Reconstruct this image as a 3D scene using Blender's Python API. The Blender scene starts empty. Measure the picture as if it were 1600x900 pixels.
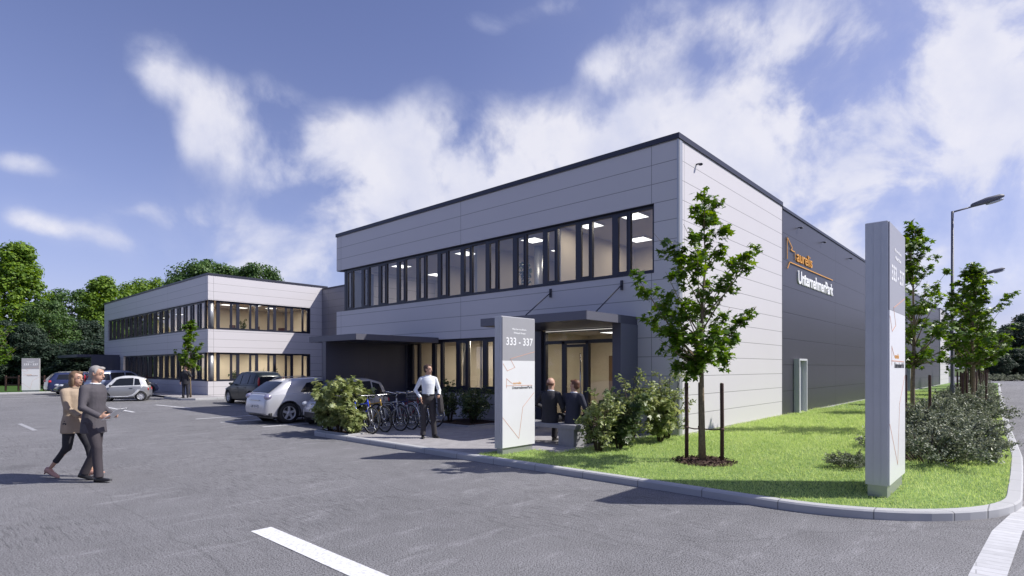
import bpy, bmesh, math, random
import numpy as np
from mathutils import Vector, Matrix, Quaternion
from math import sin, cos, pi, radians

random.seed(7)
RNG = np.random.default_rng(11)
scene = bpy.context.scene
COL = scene.collection

# ------------------------------------------------------------------ camera
AX = (0.673, 0.740)                      # camera-right share of world x, depth share
cam_d = bpy.data.cameras.new("camera")
cam = bpy.data.objects.new("camera", cam_d)
COL.objects.link(cam)
cam.location = (0, 0, 1.8)
cam.rotation_euler = (radians(90), 0, math.atan2(-0.740, 0.673))
cam_d.lens = 19.935
cam_d.sensor_width = 36
cam_d.shift_y = 0.0775
cam_d.clip_start = 0.05
cam_d.clip_end = 2000
scene.camera = cam
FPX = 886.0


def CW(xc, yc):                          # metres right of / ahead of the eye -> world
    return (0.673 * xc + 0.740 * yc, -0.740 * xc + 0.673 * yc)


# ------------------------------------------------------------------ sun
SUN_EL = radians(46.0)
th = radians(2.5)
sx, sy = CW(cos(th), -sin(th))           # ground direction towards the sun
sun_dir = Vector((sx * cos(SUN_EL), sy * cos(SUN_EL), sin(SUN_EL))).normalized()
sun_d = bpy.data.lights.new("sun", 'SUN')
sun_d.energy = 5.0
sun_d.angle = radians(0.5)
sun_d.color = (1.0, 0.965, 0.90)
sun = bpy.data.objects.new("sun", sun_d)
COL.objects.link(sun)
sun.rotation_euler = sun_dir.to_track_quat('Z', 'Y').to_euler()

# ------------------------------------------------------------------ sky with clouds
world = bpy.data.worlds.new("World")
scene.world = world
world.use_nodes = True
nt = world.node_tree
nt.nodes.clear()


def N(tree, typ, **kw):
    n = tree.nodes.new(typ)
    for k, v in kw.items():
        if k == 'ins':
            for kk, vv in v.items():
                n.inputs[kk].default_value = vv
        else:
            setattr(n, k, v)
    return n


def M(tree, op, a, b=None, c=None, clamp=False):
    n = tree.nodes.new('ShaderNodeMath')
    n.operation = op
    n.use_clamp = clamp
    for i, x in enumerate((a, b, c)):
        if x is None:
            continue
        if isinstance(x, (int, float)):
            n.inputs[i].default_value = x
        else:
            tree.links.new(x, n.inputs[i])
    return n.outputs[0]


def build_sky():
    L = nt.links
    out = N(nt, 'ShaderNodeOutputWorld')
    sky = N(nt, 'ShaderNodeTexSky', sky_type='NISHITA', sun_disc=False)
    sky.sun_elevation = SUN_EL
    sky.sun_rotation = math.atan2(sun_dir.x, sun_dir.y)
    sky.air_density = 1.0
    sky.dust_density = 0.6
    sky.ozone_density = 3.0
    tint = N(nt, 'ShaderNodeMix', data_type='RGBA', blend_type='MULTIPLY')
    tint.inputs[0].default_value = 1.0
    L.new(sky.outputs[0], tint.inputs[6])
    tint.inputs[7].default_value = (1.13, 0.92, 1.13, 1)
    bg = N(nt, 'ShaderNodeBackground')
    bg.inputs[1].default_value = 0.105
    L.new(tint.outputs[2], bg.inputs[0])
    # direction of the sky point as azimuth / elevation
    tc = N(nt, 'ShaderNodeTexCoord')
    d = tc.outputs['Generated']

    def dot(v):
        n = N(nt, 'ShaderNodeVectorMath', operation='DOT_PRODUCT')
        L.new(d, n.inputs[0])
        n.inputs[1].default_value = v
        return n.outputs['Value']
    az = M(nt, 'ARCTAN2', dot((0.673, -0.740, 0)), dot((0.740, 0.673, 0)))
    el = M(nt, 'ARCSINE', dot((0, 0, 1)))
    comb = N(nt, 'ShaderNodeCombineXYZ')
    L.new(az, comb.inputs[0]); L.new(el, comb.inputs[1])
    n1 = N(nt, 'ShaderNodeTexNoise', ins={'Scale': 4.2, 'Detail': 3.0, 'Roughness': 0.5})
    L.new(d, n1.inputs['Vector'])
    n2 = N(nt, 'ShaderNodeTexNoise', ins={'Scale': 6.0, 'Detail': 2.0, 'Roughness': 0.45})
    L.new(d, n2.inputs['Vector'])
    sub = N(nt, 'ShaderNodeVectorMath', operation='SUBTRACT')
    L.new(n2.outputs['Color'], sub.inputs[0]); sub.inputs[1].default_value = (0.5, 0.5, 0.5)
    mul = N(nt, 'ShaderNodeVectorMath', operation='MULTIPLY')
    L.new(sub.outputs[0], mul.inputs[0]); mul.inputs[1].default_value = (0.12, 0.09, 0)
    add = N(nt, 'ShaderNodeVectorMath', operation='ADD')
    L.new(comb.outputs[0], add.inputs[0]); L.new(mul.outputs[0], add.inputs[1])
    total = None
    #        u     v    ru   rv   strength
    blobs = [(240, 95, 42, 45, .9), (275, 150, 42, 36, .8), (160, 150, 26, 22, .55), (355, 175, 40, 45, .8),
             (420, 130, 34, 20, .6), (310, 235, 26, 28, .5),
             (490, 205, 62, 40, .95), (545, 250, 95, 52, 1.15), (415, 272, 44, 26, .85), (650, 275, 90, 52, .85), (560, 310, 60, 26, .6),
             (700, 205, 80, 40, .95), (820, 250, 150, 60, 1.0), (960, 215, 130, 55, .95), (1090, 235, 110, 60, .8),
             (1025, 50, 58, 48, 1.2), (950, 95, 34, 26, .9), (770, 30, 42, 18, .7), (870, 8, 40, 18, .7),
             (1140, 70, 30, 30, .6), (1290, 60, 130, 80, 1.2), (1470, 150, 170, 110, 1.45), (1390, 170, 90, 80, .9), (1230, 190, 130, 80, 1.2), (1190, 60, 60, 60, .7), (1250, 300, 120, 60, .8),
             (1600, 40, 150, 120, 1.4), (1420, 285, 200, 75, 1.2), (1560, 400, 170, 90, 1.1), (1360, 390, 120, 60, .9),
             (95, 350, 60, 15, .8), (190, 385, 60, 17, .75), (40, 257, 52, 18, .85), (270, 335, 60, 13, .4),
             (430, 418, 130, 26, .95), (50, 340, 40, 14, .5), (470, 437, 70, 22, .6),
             (700, 300, 240, 45, .8), (330, 345, 150, 30, .45), (600, 400, 200, 40, .6), (830, 330, 200, 60, .6)]
    for (u, v, ru, rv, s) in blobs:
        a = math.atan((u - 800) / FPX)
        e = math.atan((574 - v) / FPX * cos(a))
        ra = 1.22 * ru / FPX * cos(a) ** 2
        re = 1.22 * rv / FPX * cos(a) * cos(e) ** 2
        sb = N(nt, 'ShaderNodeVectorMath', operation='SUBTRACT')
        L.new(add.outputs[0], sb.inputs[0]); sb.inputs[1].default_value = (a, e, 0)
        ml = N(nt, 'ShaderNodeVectorMath', operation='MULTIPLY')
        L.new(sb.outputs[0], ml.inputs[0]); ml.inputs[1].default_value = (1 / ra, 1 / re, 0)
        dt = N(nt, 'ShaderNodeVectorMath', operation='DOT_PRODUCT')
        L.new(ml.outputs[0], dt.inputs[0]); L.new(ml.outputs[0], dt.inputs[1])
        g = M(nt, 'POWER', 2.718, M(nt, 'MULTIPLY', dt.outputs['Value'], -1.0))
        total = M(nt, 'MULTIPLY', g, s) if total is None else M(nt, 'MULTIPLY_ADD', g, s, total)
    # clouds outside the blobs as well
    wide = M(nt, 'MULTIPLY', M(nt, 'SUBTRACT', n1.outputs['Fac'], 0.56, clamp=True), 0.5)
    back = M(nt, 'MULTIPLY', M(nt, 'SUBTRACT', 0.4, dot((0.740, 0.673, 0)), clamp=True), 0.8)
    wide = M(nt, 'MULTIPLY', wide, M(nt, 'ADD', 0.5, back))
    n3 = N(nt, 'ShaderNodeTexNoise', ins={'Scale': 6.0, 'Detail': 8.0, 'Roughness': 0.56, 'Distortion': 0.25})
    L.new(d, n3.inputs['Vector'])
    nm = N(nt, 'ShaderNodeMapRange', ins={1: 0.32, 2: 0.68, 3: 0.10, 4: 1.85})
    nm.clamp = True
    L.new(n3.outputs['Fac'], nm.inputs[0])
    nz = nm.outputs[0]
    total = M(nt, 'DIVIDE', total, M(nt, 'MULTIPLY_ADD', total, 0.50, 0.85))
    dens = M(nt, 'ADD', M(nt, 'MULTIPLY', total, nz), wide)
    mr = N(nt, 'ShaderNodeMapRange', interpolation_type='SMOOTHSTEP')
    L.new(dens, mr.inputs[0])
    mr.inputs[1].default_value = 0.02; mr.inputs[2].default_value = 1.20
    mr.inputs[3].default_value = 0.0; mr.inputs[4].default_value = 0.90
    # paler air towards the horizon
    hz = M(nt, 'POWER', 2.718, M(nt, 'MULTIPLY', M(nt, 'ABSOLUTE', el), -4.2))
    hz = M(nt, 'MULTIPLY', hz, 0.52)
    rt = M(nt, 'MULTIPLY', M(nt, 'ADD', M(nt, 'MULTIPLY', az, 0.55), 0.05, clamp=True), 0.55)
    cover = M(nt, 'MAXIMUM', mr.outputs[0], M(nt, 'ADD', hz, rt))
    cr = N(nt, 'ShaderNodeMix', data_type='RGBA')
    n4 = N(nt, 'ShaderNodeTexNoise', ins={'Scale': 9.0, 'Detail': 5.0, 'Roughness': 0.55})
    L.new(d, n4.inputs['Vector'])
    L.new(M(nt, 'MULTIPLY', M(nt, 'POWER', mr.outputs[0], 0.8), M(nt, 'MULTIPLY_ADD', n4.outputs['Fac'], 1.5, 0.20), clamp=True), cr.inputs[0])
    cr.inputs[6].default_value = (0.40, 0.455, 0.68, 1)
    cr.inputs[7].default_value = (0.76, 0.755, 0.82, 1)
    bc = N(nt, 'ShaderNodeBackground')
    bc.inputs[1].default_value = 1.0
    L.new(cr.outputs[2], bc.inputs[0])
    mx = N(nt, 'ShaderNodeMixShader')
    L.new(cover, mx.inputs[0]); L.new(bg.outputs[0], mx.inputs[1]); L.new(bc.outputs[0], mx.inputs[2])
    L.new(mx.outputs[0], out.inputs[0])


build_sky()
world.cycles.sampling_method = 'MANUAL'
world.cycles.sample_map_resolution = 512

vs = scene.view_settings
scene.display_settings.display_device = 'sRGB'
vs.view_transform = 'Standard'
vs.look = 'None'
vs.exposure = 0.22
vs.gamma = 1.0
vs.use_curve_mapping = False
scene.cycles.use_denoising = True
scene.cycles.max_bounces = 6
scene.cycles.transparent_max_bounces = 16
scene.cycles.caustics_reflective = False
scene.cycles.caustics_refractive = False
scene.cycles.sample_clamp_indirect = 4.0

# ------------------------------------------------------------------ materials
MATS = {}


def mat(name, color, rough=0.6, metal=0.0, spec=0.5, var=0.0, vscale=3.0, bump=0.0, bscale=40.0, coat=0.0,
        emit=None, estr=0.0, coords='Object'):
    """Principled material with procedural colour variation and bump."""
    if name in MATS:
        return MATS[name]
    m = bpy.data.materials.new(name)
    m.use_nodes = True
    t = m.node_tree
    p = t.nodes['Principled BSDF']
    p.inputs['Roughness'].default_value = rough
    p.inputs['Metallic'].default_value = metal
    p.inputs['Specular IOR Level'].default_value = spec
    p.inputs['Coat Weight'].default_value = coat
    p.inputs['Coat Roughness'].default_value = 0.05
    tc = N(t, 'ShaderNodeTexCoord')
    nz = N(t, 'ShaderNodeTexNoise', ins={'Scale': vscale, 'Detail': 4.0, 'Roughness': 0.6})
    t.links.new(tc.outputs[coords], nz.inputs['Vector'])
    mr = N(t, 'ShaderNodeMapRange', ins={1: 0.25, 2: 0.75, 3: 1 - var, 4: 1 + var})
    t.links.new(nz.outputs['Fac'], mr.inputs[0])
    mx = N(t, 'ShaderNodeVectorMath', operation='SCALE')
    mx.inputs[0].default_value = color[:3]
    t.links.new(mr.outputs[0], mx.inputs['Scale'])
    t.links.new(mx.outputs[0], p.inputs['Base Color'])
    if bump:
        nb = N(t, 'ShaderNodeTexNoise', ins={'Scale': bscale, 'Detail': 5.0, 'Roughness': 0.6})
        t.links.new(tc.outputs[coords], nb.inputs['Vector'])
        b = N(t, 'ShaderNodeBump', ins={'Strength': 1.0, 'Distance': bump})
        t.links.new(nb.outputs['Fac'], b.inputs['Height'])
        t.links.new(b.outputs[0], p.inputs['Normal'])
    if emit:
        p.inputs['Emission Color'].default_value = (*emit, 1)
        p.inputs['Emission Strength'].default_value = estr
    MATS[name] = m
    return m


def panel_mat(name, color, rough, metal, z0, pitch, vjoints, depth=0.004, var=0.02, jw=0.008, jcol=0.35):
    """Sandwich-panel cladding: horizontal joints every `pitch`, vertical joints at given places [(axis, value)]."""
    m = bpy.data.materials.new(name)
    m.use_nodes = True
    t = m.node_tree
    L = t.links
    p = t.nodes['Principled BSDF']
    p.inputs['Roughness'].default_value = rough
    p.inputs['Metallic'].default_value = metal
    geo = N(t, 'ShaderNodeNewGeometry')
    sep = N(t, 'ShaderNodeSeparateXYZ')
    L.new(geo.outputs['Position'], sep.inputs[0])
    f = M(t, 'DIVIDE', M(t, 'SUBTRACT', sep.outputs[2], z0), pitch)
    fr = M(t, 'SUBTRACT', f, M(t, 'ROUND', f))
    dist = M(t, 'MULTIPLY', M(t, 'ABSOLUTE', fr), pitch)
    for (ax, val, per) in vjoints:
        c = sep.outputs[ax]
        if per:
            g = M(t, 'DIVIDE', M(t, 'SUBTRACT', c, val), per)
            dd = M(t, 'MULTIPLY', M(t, 'ABSOLUTE', M(t, 'SUBTRACT', g, M(t, 'ROUND', g))), per)
        else:
            dd = M(t, 'ABSOLUTE', M(t, 'SUBTRACT', c, val))
        dist = M(t, 'MINIMUM', dist, dd)
    mr = N(t, 'ShaderNodeMapRange', ins={1: jw * 0.6, 2: jw * 1.2, 3: 0.0, 4: 1.0})
    L.new(dist, mr.inputs[0])
    # panel to panel tone and faint rolling of the sheet
    wn = N(t, 'ShaderNodeTexWhiteNoise', noise_dimensions='1D')
    L.new(M(t, 'FLOOR', M(t, 'ADD', f, 0.0)), wn.inputs['W'])
    nz = N(t, 'ShaderNodeTexNoise', ins={'Scale': 0.7, 'Detail': 5.0, 'Roughness': 0.6})
    L.new(geo.outputs['Position'], nz.inputs['Vector'])
    tone = M(t, 'ADD', M(t, 'MULTIPLY', wn.outputs[0], var), M(t, 'MULTIPLY', nz.outputs['Fac'], var * 3))
    tone = M(t, 'ADD', tone, 1.0 - var * 2)
    k = M(t, 'MULTIPLY', tone, M(t, 'MULTIPLY_ADD', mr.outputs[0], 1 - jcol, jcol))
    sc = N(t, 'ShaderNodeVectorMath', operation='SCALE')
    sc.inputs[0].default_value = color
    L.new(k, sc.inputs['Scale'])
    L.new(sc.outputs[0], p.inputs['Base Color'])
    mp = N(t, 'ShaderNodeMapping')
    mp.inputs['Scale'].default_value = (0.6, 0.6, 18)
    L.new(geo.outputs['Position'], mp.inputs[0])
    nb = N(t, 'ShaderNodeTexNoise', ins={'Scale': 1.0, 'Detail': 2.0})
    L.new(mp.outputs[0], nb.inputs['Vector'])
    b = N(t, 'ShaderNodeBump', ins={'Strength': 0.6, 'Distance': depth})
    L.new(M(t, 'MULTIPLY_ADD', nb.outputs['Fac'], 0.12, mr.outputs[0]), b.inputs['Height'])
    L.new(b.outputs[0], p.inputs['Normal'])
    MATS[name] = m
    return m


def glass_mat(name, tint=(0.80, 0.83, 0.86), base=0.05):
    m = bpy.data.materials.new(name)
    m.use_nodes = True
    t = m.node_tree
    t.nodes.clear()
    o = N(t, 'ShaderNodeOutputMaterial')
    tr = N(t, 'ShaderNodeBsdfTransparent'); tr.inputs[0].default_value = (*tint, 1)
    gl = N(t, 'ShaderNodeBsdfGlossy'); gl.inputs['Roughness'].default_value = 0.01
    gl.inputs[0].default_value = (0.9, 0.92, 1, 1)
    geo = N(t, 'ShaderNodeNewGeometry')
    nz = N(t, 'ShaderNodeTexNoise', ins={'Scale': 0.9, 'Detail': 1.0})
    t.links.new(geo.outputs['Position'], nz.inputs['Vector'])
    b = N(t, 'ShaderNodeBump', ins={'Strength': 0.5, 'Distance': 0.006})
    t.links.new(nz.outputs['Fac'], b.inputs['Height'])
    t.links.new(b.outputs[0], gl.inputs['Normal'])
    dt = N(t, 'ShaderNodeVectorMath', operation='DOT_PRODUCT')
    t.links.new(geo.outputs['Incoming'], dt.inputs[0]); t.links.new(geo.outputs['Normal'], dt.inputs[1])
    fz = M(t, 'POWER', M(t, 'SUBTRACT', 1.0, M(t, 'ABSOLUTE', dt.outputs['Value']), clamp=True), 5.0)
    mx = N(t, 'ShaderNodeMixShader')
    f = M(t, 'ADD', M(t, 'MULTIPLY', fz, 0.9), base + 0.04, clamp=True)
    t.links.new(f, mx.inputs[0]); t.links.new(tr.outputs[0], mx.inputs[1]); t.links.new(gl.outputs[0], mx.inputs[2])
    t.links.new(mx.outputs[0], o.inputs[0])
    MATS[name] = m
    return m


def leaf_mat(name, c1, c2, c3, rough=0.45, trans=0.35):
    """Foliage: every leaf takes its own tone between three colours; light passes through."""
    m = bpy.data.materials.new(name)
    m.use_nodes = True
    t = m.node_tree
    L = t.links
    t.nodes.clear()
    o = N(t, 'ShaderNodeOutputMaterial')
    geo = N(t, 'ShaderNodeNewGeometry')
    cr = N(t, 'ShaderNodeValToRGB')
    cr.color_ramp.elements[0].color = (*c1, 1)
    cr.color_ramp.elements[1].color = (*c3, 1)
    e = cr.color_ramp.elements.new(0.55); e.color = (*c2, 1)
    tc = N(t, 'ShaderNodeTexCoord')
    nz = N(t, 'ShaderNodeTexNoise', ins={'Scale': 1.3, 'Detail': 2.0})
    L.new(tc.outputs['Object'], nz.inputs['Vector'])
    f = M(t, 'ADD', M(t, 'MULTIPLY', geo.outputs['Random Per Island'], 0.65), M(t, 'MULTIPLY', nz.outputs['Fac'], 0.45))
    L.new(f, cr.inputs[0])
    p = N(t, 'ShaderNodeBsdfPrincipled')
    p.inputs['Roughness'].default_value = rough
    p.inputs['Specular IOR Level'].default_value = 0.4
    L.new(cr.outputs[0], p.inputs['Base Color'])
    tl = N(t, 'ShaderNodeBsdfTranslucent')
    hs = N(t, 'ShaderNodeHueSaturation', ins={'Hue': 0.485, 'Saturation': 1.15, 'Value': 1.5})
    L.new(cr.outputs[0], hs.inputs['Color'])
    L.new(hs.outputs[0], tl.inputs[0])
    mx = N(t, 'ShaderNodeMixShader'); mx.inputs[0].default_value = trans
    L.new(p.outputs[0], mx.inputs[1]); L.new(tl.outputs[0], mx.inputs[2])
    L.new(mx.outputs[0], o.inputs[0])
    MATS[name] = m
    return m


def asphalt_mat():
    m = bpy.data.materials.new('asphalt')
    m.use_nodes = True
    t = m.node_tree
    L = t.links
    p = t.nodes['Principled BSDF']
    p.inputs['Roughness'].default_value = 0.78
    p.inputs['Specular IOR Level'].default_value = 0.35
    geo = N(t, 'ShaderNodeNewGeometry')
    P = geo.outputs['Position']

    def noise(scale, det=4.0, rough=0.6, sc=None, rot=0.0, warp=None):
        src = P
        if sc:
            mp = N(t, 'ShaderNodeMapping'); mp.inputs['Scale'].default_value = sc
            mp.inputs['Rotation'].default_value = (0, 0, rot)
            L.new(P, mp.inputs[0]); src = mp.outputs[0]
        n = N(t, 'ShaderNodeTexNoise', ins={'Scale': scale, 'Detail': det, 'Roughness': rough})
        L.new(src, n.inputs['Vector'])
        return n.outputs['Fac']
    big = noise(0.28, 5.0, 0.6)
    mid = noise(2.2, 5.0, 0.65)
    fine = noise(95, 2.0, 0.8)
    groove = noise(1.0, 3.0, 0.6, (30.0, 3.2, 1), radians(6))
    vo = N(t, 'ShaderNodeTexVoronoi', ins={'Scale': 110.0})
    L.new(P, vo.inputs['Vector'])
    k = M(t, 'MULTIPLY_ADD', M(t, 'SUBTRACT', big, 0.5), 0.62, 1.0)
    k = M(t, 'ADD', k, M(t, 'MULTIPLY', M(t, 'SUBTRACT', mid, 0.5), 0.40))
    k = M(t, 'ADD', k, M(t, 'MULTIPLY', M(t, 'SUBTRACT', fine, 0.5), 2.6))
    gw = N(t, 'ShaderNodeMapRange', ins={1: 0.40, 2: 0.60, 3: 0.95, 4: 0.62})
    L.new(noise(0.35, 2.0, 0.5), gw.inputs[0])
    gm = N(t, 'ShaderNodeMapRange', ins={1: 0.34, 2: 0.50, 4: 1.0})
    L.new(groove, gm.inputs[0]); L.new(gw.outputs[0], gm.inputs[3])
    k = M(t, 'MULTIPLY', k, gm.outputs[0])
    pn = noise(64, 2.0, 0.6)
    pm = N(t, 'ShaderNodeMapRange', ins={1: 0.36, 2: 0.48, 3: 0.36, 4: 1.0})
    L.new(pn, pm.inputs[0])
    k = M(t, 'MULTIPLY', k, pm.outputs[0])
    lt = N(t, 'ShaderNodeMapRange', ins={1: 0.58, 2: 0.70, 3: 0.0, 4: 0.30})
    L.new(pn, lt.inputs[0])
    k = M(t, 'ADD', k, lt.outputs[0])
    # long cracks and repair seams
    cn = N(t, 'ShaderNodeTexNoise', ins={'Scale': 1.4, 'Detail': 5.0})
    L.new(P, cn.inputs['Vector'])
    ad = N(t, 'ShaderNodeMix', data_type='RGBA'); ad.inputs[0].default_value = 0.22
    L.new(P, ad.inputs[6]); L.new(cn.outputs['Color'], ad.inputs[7])
    cv = N(t, 'ShaderNodeTexVoronoi', feature='DISTANCE_TO_EDGE', ins={'Scale': 0.20})
    L.new(ad.outputs[2], cv.inputs['Vector'])
    cm = N(t, 'ShaderNodeMapRange', ins={1: 0.0, 2: 0.004, 3: 0.86, 4: 1.0})
    L.new(cv.outputs[0], cm.inputs[0])
    k = M(t, 'MULTIPLY', k, cm.outputs[0])
    # paving seams: long straight joints between asphalt lanes
    sp = N(t, 'ShaderNodeSeparateXYZ'); L.new(ad.outputs[2], sp.inputs[0])
    sx_ = M(t, 'ABSOLUTE', M(t, 'SUBTRACT', M(t, 'PINGPONG', M(t, 'ADD', sp.outputs[0], 1.9), 2.4), 1.2))
    sm_ = N(t, 'ShaderNodeMapRange', ins={1: 0.0, 2: 0.018, 3: 0.80, 4: 1.0}); L.new(sx_, sm_.inputs[0])
    k = M(t, 'MULTIPLY', k, sm_.outputs[0])
    # oil stains
    ov = N(t, 'ShaderNodeTexVoronoi', ins={'Scale': 0.55}); L.new(ad.outputs[2], ov.inputs['Vector'])
    om = N(t, 'ShaderNodeMapRange', interpolation_type='SMOOTHSTEP', ins={1: 0.05, 2: 0.20, 3: 0.80, 4: 1.0}); L.new(ov.outputs['Distance'], om.inputs[0])
    k = M(t, 'MULTIPLY', k, om.outputs[0])
    # worn pale scuffs
    sc_ = noise(1.0, 4.0, 0.7, (0.9, 3.0, 1), radians(20))
    sm = N(t, 'ShaderNodeMapRange', ins={1: 0.56, 2: 0.74, 3: 0.0, 4: 0.42})
    L.new(sc_, sm.inputs[0])
    k = M(t, 'ADD', k, sm.outputs[0])
    s = N(t, 'ShaderNodeVectorMath', operation='SCALE')
    s.inputs[0].default_value = (0.208, 0.204, 0.214)
    L.new(k, s.inputs['Scale'])
    L.new(s.outputs[0], p.inputs['Base Color'])
    h = M(t, 'ADD', M(t, 'MULTIPLY', fine, 0.8), M(t, 'MULTIPLY', gm.outputs[0], 1.2))
    h = M(t, 'ADD', h, M(t, 'MULTIPLY', pm.outputs[0], 0.9))
    b = N(t, 'ShaderNodeBump', ins={'Strength': 0.9, 'Distance': 0.006})
    L.new(h, b.inputs['Height'])
    L.new(b.outputs[0], p.inputs['Normal'])
    MATS['asphalt'] = m
    return m


def paver_mat(name, color, bw, bh, rot=0.0):
    m = bpy.data.materials.new(name)
    m.use_nodes = True
    t = m.node_tree
    L = t.links
    p = t.nodes['Principled BSDF']
    p.inputs['Roughness'].default_value = 0.85
    geo = N(t, 'ShaderNodeNewGeometry')
    br = N(t, 'ShaderNodeTexBrick')
    br.inputs['Scale'].default_value = 1.0
    br.inputs['Brick Width'].default_value = bw
    br.inputs['Row Height'].default_value = bh
    br.inputs['Mortar Size'].default_value = 0.006
    br.inputs['Color1'].default_value = (*[c * 0.9 for c in color], 1)
    br.inputs['Color2'].default_value = (*[c * 1.08 for c in color], 1)
    br.inputs['Mortar'].default_value = (*[c * 0.72 for c in color], 1)
    mp = N(t, 'ShaderNodeMapping'); mp.inputs['Rotation'].default_value = (0, 0, rot)
    L.new(geo.outputs['Position'], mp.inputs[0]); L.new(mp.outputs[0], br.inputs['Vector'])
    nz = N(t, 'ShaderNodeTexNoise', ins={'Scale': 6.0, 'Detail': 6.0, 'Roughness': 0.7})
    L.new(geo.outputs['Position'], nz.inputs['Vector'])
    s = N(t, 'ShaderNodeVectorMath', operation='SCALE')
    L.new(br.outputs['Color'], s.inputs[0])
    L.new(M(t, 'MULTIPLY_ADD', nz.outputs['Fac'], 0.5, 0.75), s.inputs['Scale'])
    L.new(s.outputs[0], p.inputs['Base Color'])
    b = N(t, 'ShaderNodeBump', ins={'Strength': 0.5, 'Distance': 0.004})
    L.new(M(t, 'SUBTRACT', nz.outputs['Fac'], br.outputs['Fac']), b.inputs['Height'])
    L.new(b.outputs[0], p.inputs['Normal'])
    MATS[name] = m
    return m


def dappled(name, ca, cb, scale, rough=0.9, bump=0.02):
    m = bpy.data.materials.new(name)
    m.use_nodes = True
    t = m.node_tree
    L = t.links
    p = t.nodes['Principled BSDF']
    p.inputs['Roughness'].default_value = rough
    p.inputs['Specular IOR Level'].default_value = 0.15
    geo = N(t, 'ShaderNodeNewGeometry')
    n = N(t, 'ShaderNodeTexNoise', ins={'Scale': scale, 'Detail': 6.0, 'Roughness': 0.7})
    L.new(geo.outputs['Position'], n.inputs['Vector'])
    cr = N(t, 'ShaderNodeValToRGB')
    cr.color_ramp.elements[0].position = 0.35; cr.color_ramp.elements[0].color = (*ca, 1)
    cr.color_ramp.elements[1].position = 0.65; cr.color_ramp.elements[1].color = (*cb, 1)
    L.new(n.outputs['Fac'], cr.inputs[0]); L.new(cr.outputs[0], p.inputs['Base Color'])
    b = N(t, 'ShaderNodeBump', ins={'Strength': 0.8, 'Distance': bump})
    L.new(n.outputs['Fac'], b.inputs['Height']); L.new(b.outputs[0], p.inputs['Normal'])
    MATS[name] = m
    return m


asphalt_mat()
LP = panel_mat('light_panels', (0.60, 0.574, 0.595), 0.45, 0.0, 6.94, 0.487,
               [(1, 7.09, 0), (1, 14.25, 0), (1, 21.82, 0), (0, 13.40, 0), (1, 44.3, 0), (1, 51.7, 0), (1, 37.25, 0)])
HP = panel_mat('grey_panels', (0.088, 0.086, 0.104), 0.40, 0.55, 6.55, 0.932, [(0, 28.5, 7.5)], jw=0.012, jcol=0.3)
LK = panel_mat('link_panels', (0.20, 0.20, 0.24), 0.45, 0.2, 6.94, 0.487, [(1, 29.0, 3.5)])
DK = panel_mat('dark_sheet', (0.080, 0.082, 0.118), 0.40, 0.3, -50, 100, [(0, 11.4, 1.7)], jcol=0.6, jw=0.004)
DF = mat('dark_frame', (0.030, 0.032, 0.052), 0.38, 0.2, var=0.05)
COPE = mat('coping_metal', (0.045, 0.046, 0.065), 0.4, 0.4, var=0.06)
GL = glass_mat('window_glass', base=0.075)
CARGL = glass_mat('car_glass', (0.18, 0.19, 0.22), 0.06)
CREAM = mat('cream_plaster', (0.70, 0.64, 0.53), 0.8, var=0.05, vscale=1.2, bump=0.001)
ROOMG = mat('grey_plaster', (0.50, 0.445, 0.36), 0.8, var=0.06, vscale=0.8)
CEIL = mat('ceiling_white', (0.56, 0.54, 0.50), 0.9, var=0.03)
CARPET = mat('carpet', (0.16, 0.13, 0.12), 0.95, var=0.1, vscale=8)
LAMPW = mat('lamp_diffuser', (0.9, 0.9, 0.9), 0.5, emit=(1, 0.97, 0.9), estr=2.0)
KERB = panel_mat('kerb_concrete', (0.42, 0.42, 0.43), 0.85, 0.0, -50, 100, [(1, 0.35, 1.0), (0, 0.4, 1.0)], jw=0.007, jcol=0.45, var=0.07)
PAVE = paver_mat('paving', (0.33, 0.315, 0.325), 0.30, 0.15)
STRIP = paver_mat('gutter_setts', (0.50, 0.50, 0.52), 9.0, 0.125, radians(87))
PAINTL = mat('road_paint', (0.66, 0.66, 0.68), 0.8, var=0.30, vscale=26, bump=0.003, bscale=80)
PAINTW = mat('worn_paint', (0.34, 0.34, 0.36), 0.8, var=0.35, vscale=20, bump=0.003, bscale=80)
LAWN = dappled('lawn_soil', (0.07, 0.13, 0.035), (0.24, 0.35, 0.11), 14.0)
GRASS = leaf_mat('grass_blades', (0.28, 0.41, 0.125), (0.49, 0.61, 0.23), (0.68, 0.74, 0.38), 0.6, 0.35)
FARG = dappled('far_ground', (0.05, 0.08, 0.03), (0.09, 0.12, 0.04), 0.6)
MULCH = dappled('mulch', (0.03, 0.018, 0.015), (0.14, 0.09, 0.075), 40.0)
BARK = mat('bark', (0.20, 0.15, 0.10), 0.9, var=0.35, vscale=18, bump=0.01, bscale=30)
DBARK = mat('dark_bark', (0.07, 0.05, 0.035), 0.9, var=0.35, vscale=14, bump=0.01, bscale=30)
STAKE = mat('stake_wood', (0.070, 0.036, 0.030), 0.85, var=0.3, vscale=25, bump=0.004)
MAPLE = leaf_mat('maple_leaves', (0.030, 0.075, 0.010), (0.085, 0.165, 0.018), (0.19, 0.29, 0.035), 0.42, 0.35)
SHRUBL = leaf_mat('shrub_leaves', (0.10, 0.14, 0.04), (0.24, 0.29, 0.11), (0.48, 0.50, 0.24), 0.4, 0.3)
SHRUBD = leaf_mat('shrub_leaves_dark', (0.035, 0.06, 0.03), (0.08, 0.12, 0.05), (0.20, 0.24, 0.09), 0.4, 0.3)
COTO = leaf_mat('groundcover_leaves', (0.065, 0.085, 0.052), (0.16, 0.19, 0.12), (0.40, 0.42, 0.29), 0.45, 0.2)
WOOD1 = leaf_mat('forest_leaves', (0.040, 0.085, 0.014), (0.125, 0.22, 0.024), (0.27, 0.38, 0.045), 0.6, 0.35)
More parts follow.
